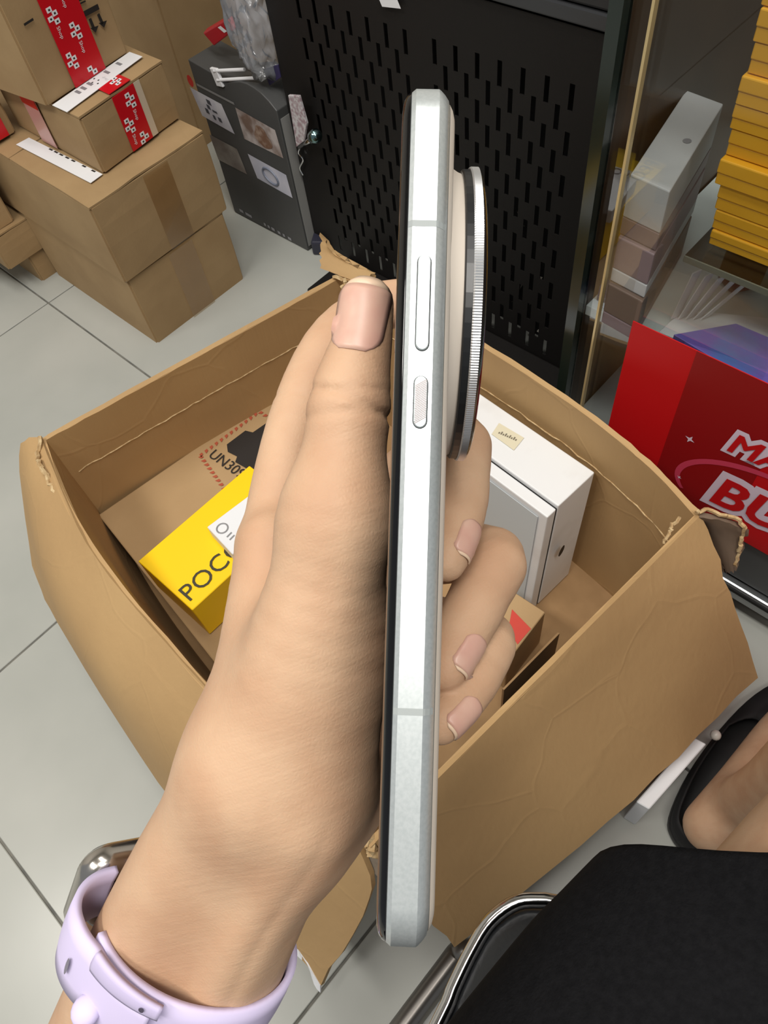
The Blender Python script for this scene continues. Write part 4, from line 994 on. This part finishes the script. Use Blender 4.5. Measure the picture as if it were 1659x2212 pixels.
allp = np.array([p for c in (thumb, index, midf, ring_f, pink, palm2) for p, _ in c] + axp)
lo = allp.min(0) - .028; hi = allp.max(0) + .028
Vh, Fh = surface_nets(hand_sdf, lo, hi, .0010)
Vh = relax(Vh, Fh, 2)
# a hair of space is kept between the skin and the phone glass: press skin flat against the phone planes
rel = Vh - mid; uu, ww, tt = rel @ U_, rel @ Wv, rel @ Nv - TH0
inside = (np.abs(uu) < LEN / 2) & (ww > -.001) & (ww < WID + .002)
fr = inside & (tt > -.0019) & (tt < .0031); bk_ = inside & (tt >= .0031) & (tt < .0089)
Vh[fr] += np.outer(-.0019 - tt[fr], Nv); Vh[bk_] += np.outer(.0089 - tt[bk_], Nv)
arm_o = add('arm_and_hand', (c2w(Vh), Fh[:, ::-1]), M_SKIN, person, True, 'bare left forearm and hand gripping the phone')
bmx = bmesh.new(); bmx.from_mesh(arm_o.data); bmesh.ops.recalc_face_normals(bmx, faces=bmx.faces); bmx.to_mesh(arm_o.data); bmx.free()

def skin_hits(C, nv):
    """first skin point met along -nv for each start point"""
    ts = np.linspace(.012, -.008, 260); P = C[:, None, :] + ts[None, :, None] * nv; d = hand_sdf(P.reshape(-1, 3)).reshape(len(C), len(ts))
    k = np.argmax(d < 0, 1); k = np.maximum(k, 1); i_ = np.arange(len(C)); a, b = d[i_, k - 1], d[i_, k]; t = ts[k - 1] + (ts[k] - ts[k - 1]) * a / (a - b)
    return C + t[:, None] * nv
def fit_nail(name, c, u, nv, wd, ln, curv, tip, lift=.0003):
    """thin nail plate that follows the finger; c inside the finger, u towards its tip, nv outwards"""
    u = u / np.linalg.norm(u); nv = nv - u * (nv @ u); nv = nv / np.linalg.norm(nv); s = np.cross(u, nv)
    n, m = 16, 13; C = []; Lf = []
    for a in np.linspace(0, 1, n):
        e_ = abs(a * 2 - 1); hw = wd / 2 * (1 - .5 * max(0, (e_ - .5) / .5) ** 2.4)
        for b in np.linspace(-1, 1, m): C.append(c + u * (a - .5) * ln + s * b * hw); Lf.append(.00008 + .00042 * (1 - b * b) * min(1, 6 * a + .15) + .0002 * max(0, a - .75))
    H = skin_hits(np.array(C), nv) + np.array(Lf)[:, None] * nv; G = c2w(H).reshape(n, m, 3); k = int(round((1 - tip) * (n - 1)))
    o = add(name, sheet(G[:k + 1], .00022), M_NAIL, arm_o, True)
    if tip: add('nail_tip', sheet(G[k:], .00026), M_NAILT, o, True)
    return o
tn_u = S_(797, 640, .18) - S_(775, 760, .18)
tn_n = np.array([-.06, -.12, -1.]); tn_n -= tn_u / np.linalg.norm(tn_u) * (tn_n @ tn_u) / np.linalg.norm(tn_u); tn_n /= np.linalg.norm(tn_n)
fit_nail('thumbnail', S_(784, 690, .1795), tn_u, tn_n, .0128, .0186, .0072, .15, .0003)
for c, pc, nv in ((midf, 0, (.80, .0, -.60)), (ring_f, 0, (.74, .1, -.67)), (pink, 0, (.45, .30, -.84))):
    u = c[6][0] - c[4][0]; nv = np.array(nv); nv = nv / np.linalg.norm(nv); r = c[5][1]
    cc_ = c[5][0] + (c[4][0] - c[5][0]) * .08
    un = u / np.linalg.norm(u); nv = nv - un * (nv @ un); nv /= np.linalg.norm(nv)
    fit_nail('fingernail', cc_, u, nv, r * 1.5, .0106, r * .96, .05, .0001)

# ---- watch on the wrist
wt = thing('smartwatch', 'smartwatch with a silver case and lilac silicone strap on the wrist', 'watch', c2w(S_(400, 2030, .225)))
i0 = 2
cw = S_(418, 2030, .2225)
aw, bw_ = .0292, .0212
def ringpt(th, along, out=0.): # th = 0 to the right, pi/2 towards the camera
    return cw + perp * (aw + out) * math.cos(th) - pdep * (bw_ + out) * math.sin(th) + adir * along
def strap(t0, t1, a0f, a1f, out0, thick, n=60, m=5):
    G = []
    for t in np.linspace(t0, t1, n):
        s = (t - t0) / (t1 - t0); row = []
        for k in np.linspace(0, 1, m):
            row.append(c2w(ringpt(t, a0f(s) * (1 - k) + a1f(s) * k, out0(s) + .0006 * math.sin(math.pi * k))))
        G.append(row)
    return sheet(np.array(G), thick)
PI = math.pi
# inner strap: from the right side round the front to the left; outer strap from the case over it
inner = add('strap', strap(-.75 * PI, .80 * PI, lambda s: -.006, lambda s: .0185, lambda s: .0008, .0022), M_LILAC, wt, True)
outer = add('strap', strap(1.12 * PI, .52 * PI, lambda s: -.006 + .004 * max(0, .45 - s) / .45, lambda s: .0190 + 0 * s, lambda s: .0034 + .0035 * math.sin(math.pi * min(1, s * 1.6)), .0024), M_LILAC, wt, True)
# end of the tucked strap with its small hole
add('strap_tail', strap(.72 * PI, .50 * PI, lambda s: -.0095 + .0022 * s, lambda s: -.0018 - .0008 * s, lambda s: .0052 - .0012 * s, .0018, 24), mat('lilac_tail', (192, 182, 214), .5), wt, True)
for th, al in ((.86 * PI, .0050), (.795 * PI, .0072)):
    P = [c2w(ringpt(th + .035 * math.cos(a) * .8, al + .0036 * math.sin(a), .0076)) for a in np.linspace(0, 2 * PI, 15)[:-1]]
    add('strap_hole', (P, [tuple(range(14))]), mat('shaded_hole', (120, 116, 128), .7), outer)
P = [c2w(ringpt(.545 * PI + .022 * math.cos(a), -.0056 + .0009 * math.sin(a), .0062)) for a in np.linspace(0, 2 * PI, 13)[:-1]]
add('strap_hole', (P, [tuple(range(12))]), mat('dark_hole', (70, 64, 80), .7), outer)
pin = [ringpt(.70 * PI, .014, .0052), ringpt(.66 * PI, .018, .0056)]
bmp = bmesh.new(); bmesh.ops.create_uvsphere(bmp, u_segments=16, v_segments=10, radius=.0042)
bmesh.ops.scale(bmp, vec=(1, 1, .6), verts=bmp.verts); bmesh.ops.translate(bmp, verts=bmp.verts, vec=Vector(c2w(ringpt(.68 * PI, .0115, .0062))))
add('strap_pin', bmp, M_LILAC, wt, True)
# case on the far side of the wrist
cc0 = ringpt(1.02 * PI, 0, .004) + adir * .004
wn = -perp * math.cos(.0) ; wn = wn + pdep * 1.15; wn /= np.linalg.norm(wn); we = np.cross(adir, wn)
def rrect(c, hu, hv, r, n=8):
    o = []
    for su, sv, a0 in ((1, 1, 0), (-1, 1, 90), (-1, -1, 180), (1, -1, 270)):
        for k in range(n + 1):
            a = math.radians(a0 + 90 * k / n); o.append(c + adir * (su * (hu - r) + r * math.cos(a)) + we * (sv * (hv - r) + r * math.sin(a)))
    return o
cb0 = cw - perp * (aw * .90) + pdep * .0200 + adir * .024
v = []; f = []
lv = [(-.0005, .0040), (.001, .0012), (.0035, 0), (.0075, .0), (.0095, .0015), (.0102, .004)]
for d_, ins in lv: v += [c2w(p) for p in rrect(cb0 + wn * d_, .0195 - ins, .0165 - ins, .009 - ins * .5)]
n = len(v) // len(lv)
for k in range(len(lv) - 1):
    for i in range(n): f.append((k * n + i, k * n + (i + 1) % n, (k + 1) * n + (i + 1) % n, (k + 1) * n + i))
f += [tuple(range(n)), tuple((len(lv) - 1) * n + i for i in range(n))]
sm(add('case', bm_from((v, f)), mat('polished_silver', (206, 200, 194), .18, 1.), wt), 50)
v = [c2w(p) for p in rrect(cb0 + wn * .0104, .0165, .0135, .006)]
add('display', (v, [tuple(range(len(v)))]), M_SCREEN, wt)
v = []
for d_, r_ in ((-.0008, .0135), (-.002, .0128), (-.0028, .010)):
    v += [c2w(cb0 + wn * d_ + r_ * (adir * math.cos(a) + we * math.sin(a))) for a in np.linspace(0, 2 * PI, 33)[:-1]]
f = [(k * 32 + i, k * 32 + (i + 1) % 32, (k + 1) * 32 + (i + 1) % 32, (k + 1) * 32 + i) for k in range(2) for i in range(32)] + [tuple(64 + i for i in range(32))]
add('back_sensor', (v, f), mat('dark_sensor', (34, 22, 26), .2), wt, True)

# ---- leg, skirt, shoe
def Wp(*a): return np.array(a, float)
leg = [(Wp(-.25, -.10, .515), .080), (Wp(-.05, -.104, .512), .072), (Wp(.10, -.112, .508), .064), (Wp(.22, -.122, .505), .056), (Wp(.335, -.128, .50), .050)]
shin = [(Wp(.335, -.128, .50), .050), (Wp(.345, -.125, .40), .049), (Wp(.33, -.118, .28), .044), (Wp(.315, -.108, .16), .030), (Wp(.312, -.102, .085), .027)]
foot = [(Wp(.282, -.092, .048), .027), (Wp(.34, -.098, .055), .027), (Wp(.42, -.102, .042), .024), (Wp(.47, -.105, .03), .018)]
leg2 = [(p + np.array([0, -.19, 0]), r) for p, r in leg]; shin2 = [(p + np.array([.02, -.19, 0]), r) for p, r in shin]; foot2 = [(p + np.array([.02, -.19, 0]), r) for p, r in foot]
torso = [(Wp(-.24, -.2, .54), .11), (Wp(-.34, -.2, .72), .105), (Wp(-.36, -.2, .86), .11)]
def leg_sdf(P):
    d = None
    for c in (leg, shin, foot):
        e = chain(P, c, .02); d = e if d is None else smin(d, e, .02)
    return d
for L_, nm in (((leg, shin, foot), 'leg'), ((leg2, shin2, foot2), 'leg')):
    def sdf(P, L_=L_):
        d = None
        for c in L_:
            e = chain(P, c, .02); d = e if d is None else smin(d, e, .02)
        return d
    ap = np.array([p for c in L_ for p, _ in c]); V, Fc = surface_nets(sdf, ap.min(0) - .1, ap.max(0) + .1, .004); V = relax(V, Fc, 2)
    o = add(nm, (V, Fc[:, ::-1]), M_SKIN, person, True)
    b_ = bmesh.new(); b_.from_mesh(o.data); bmesh.ops.recalc_face_normals(b_, faces=b_.faces); b_.to_mesh(o.data); b_.free()
# skirt: a soft tube over both thighs, open at the hem
secs = []
for x, yl, yr, zt_, zb2 in ((-.33, .02, -.42, .62, .46), (-.2, .006, -.41, .607, .458), (-.05, .0035, -.395, .598, .458), (.03, -.001, -.390, .592, .460), (.060, -.005, -.385, .588, .463), (.080, -.008, -.384, .585, .466)):
    row = []; cy_, cz_ = (yl + yr) / 2, (zt_ + zb2) / 2; hy, hz = (yl - yr) / 2, (zt_ - zb2) / 2
    for k in range(56):
        a = 2 * PI * k / 56; ca, sa = math.cos(a), math.sin(a)
        yy = cy_ + hy * np.sign(ca) * abs(ca) ** .62; zz = cz_ + hz * np.sign(sa) * abs(sa) ** .75
        if sa > .3: zz -= .018 * math.exp(-((yy - cy_) / .035) ** 2) * (sa - .3)
        row.append((x + min(.06, .8 * max(0, yl - yy)) * max(0, min(1, (x + .05) / .12)) * (1 if sa > -.2 else .3) + .003 * math.sin(5 * a), yy, zz))
    secs.append(row)
G = np.array(secs); Gc = np.array([catmull(G[:, i], 5) for i in range(56)])
hem = Gc.shape[1] - 1
n56, mm = Gc.shape[:2]; v = Gc.reshape(-1, 3); f = []
for i in range(56):
    for j in range(mm - 1): a, b = i * mm + j, ((i + 1) % 56) * mm + j; f.append((a, b, b + 1, a + 1))
bm = bm_from((v, f)); bmesh.ops.solidify(bm, geom=bm.faces, thickness=.003)
add('skirt', bm, M_SKIRT, person, True, 'black knee skirt with a plain hem')
# shoes
for dy, dx, lab in ((0, 0, 'black slip-on flat with a tiny pearl stud on the foot by the carton flap'), (-.19, .02, 'black slip-on flat on the far foot beyond the picture edge')):
    sh_ = thing('flat_shoe', lab, 'shoe', (.36 + dx, -.1 + dy, 0), 'pair of black flats')
    base = [(.252, -.092, .030), (.258, -.072, .030), (.275, -.058, .030), (.33, -.050, .026), (.40, -.052, .024), (.46, -.062, .022), (.505, -.082, .02), (.522, -.105, .02), (.515, -.130, .02), (.47, -.150, .022), (.40, -.150, .024), (.33, -.138, .026), (.275, -.128, .03), (.258, -.112, .03)]
    bp_ = np.array([[a + dx, b + dy, 0] for a, b, _ in base]); bc = catmull(np.vstack([bp_, bp_[:1]]), 4)[:-1]; cen2 = bc.mean(0)
    v = []; f = []; n = len(bc)
    for z_, k in ((.0, .97), (.003, 1.0), (.012, 1.0), (.015, .985)): v += [cen2 + (p - cen2) * k + np.array([0, 0, z_]) for p in bc]
    for k in range(3):
        for i in range(n): f.append((k * n + i, k * n + (i + 1) % n, (k + 1) * n + (i + 1) % n, (k + 1) * n + i))
    f += [tuple(range(n))[::-1], tuple(3 * n + i for i in range(n))]
    add('sole', bm_from((v, f)), mat('black_rubber', (22, 21, 22), .6), sh_, True)
    v = []; f = []
    for z_, k in ((.014, .985), (.022, .99), (.030, .965), (.034, .94)):
        for p in bc:
            fr_ = max(0, min(1, (p[0] - dx - .40) / .1)); zz = z_ * (1 - .35 * fr_); kk = k - (.55 * fr_ * max(0, (z_ - .022) / .012))
            v.append(cen2 + (p - cen2) * kk + np.array([0, 0, zz]))
    for k in range(3):
        for i in range(n): f.append((k * n + i, k * n + (i + 1) % n, (k + 1) * n + (i + 1) % n, (k + 1) * n + i))
    bm = bm_from((v, f)); bmesh.ops.solidify(bm, geom=bm.faces, thickness=.002)
    up_ = add('upper', bm, mat('black_suede', (20, 19, 21), .75), sh_, True)
    bmp = bmesh.new(); bmesh.ops.create_uvsphere(bmp, u_segments=14, v_segments=8, radius=.006)
    bmesh.ops.translate(bmp, verts=bmp.verts, vec=Vector(Z((1546, 1588), .05) + np.array([dx, dy, 0]))); add('pearl_stud', bmp, mat('pearl', (226, 222, 214), .15), up_, True)
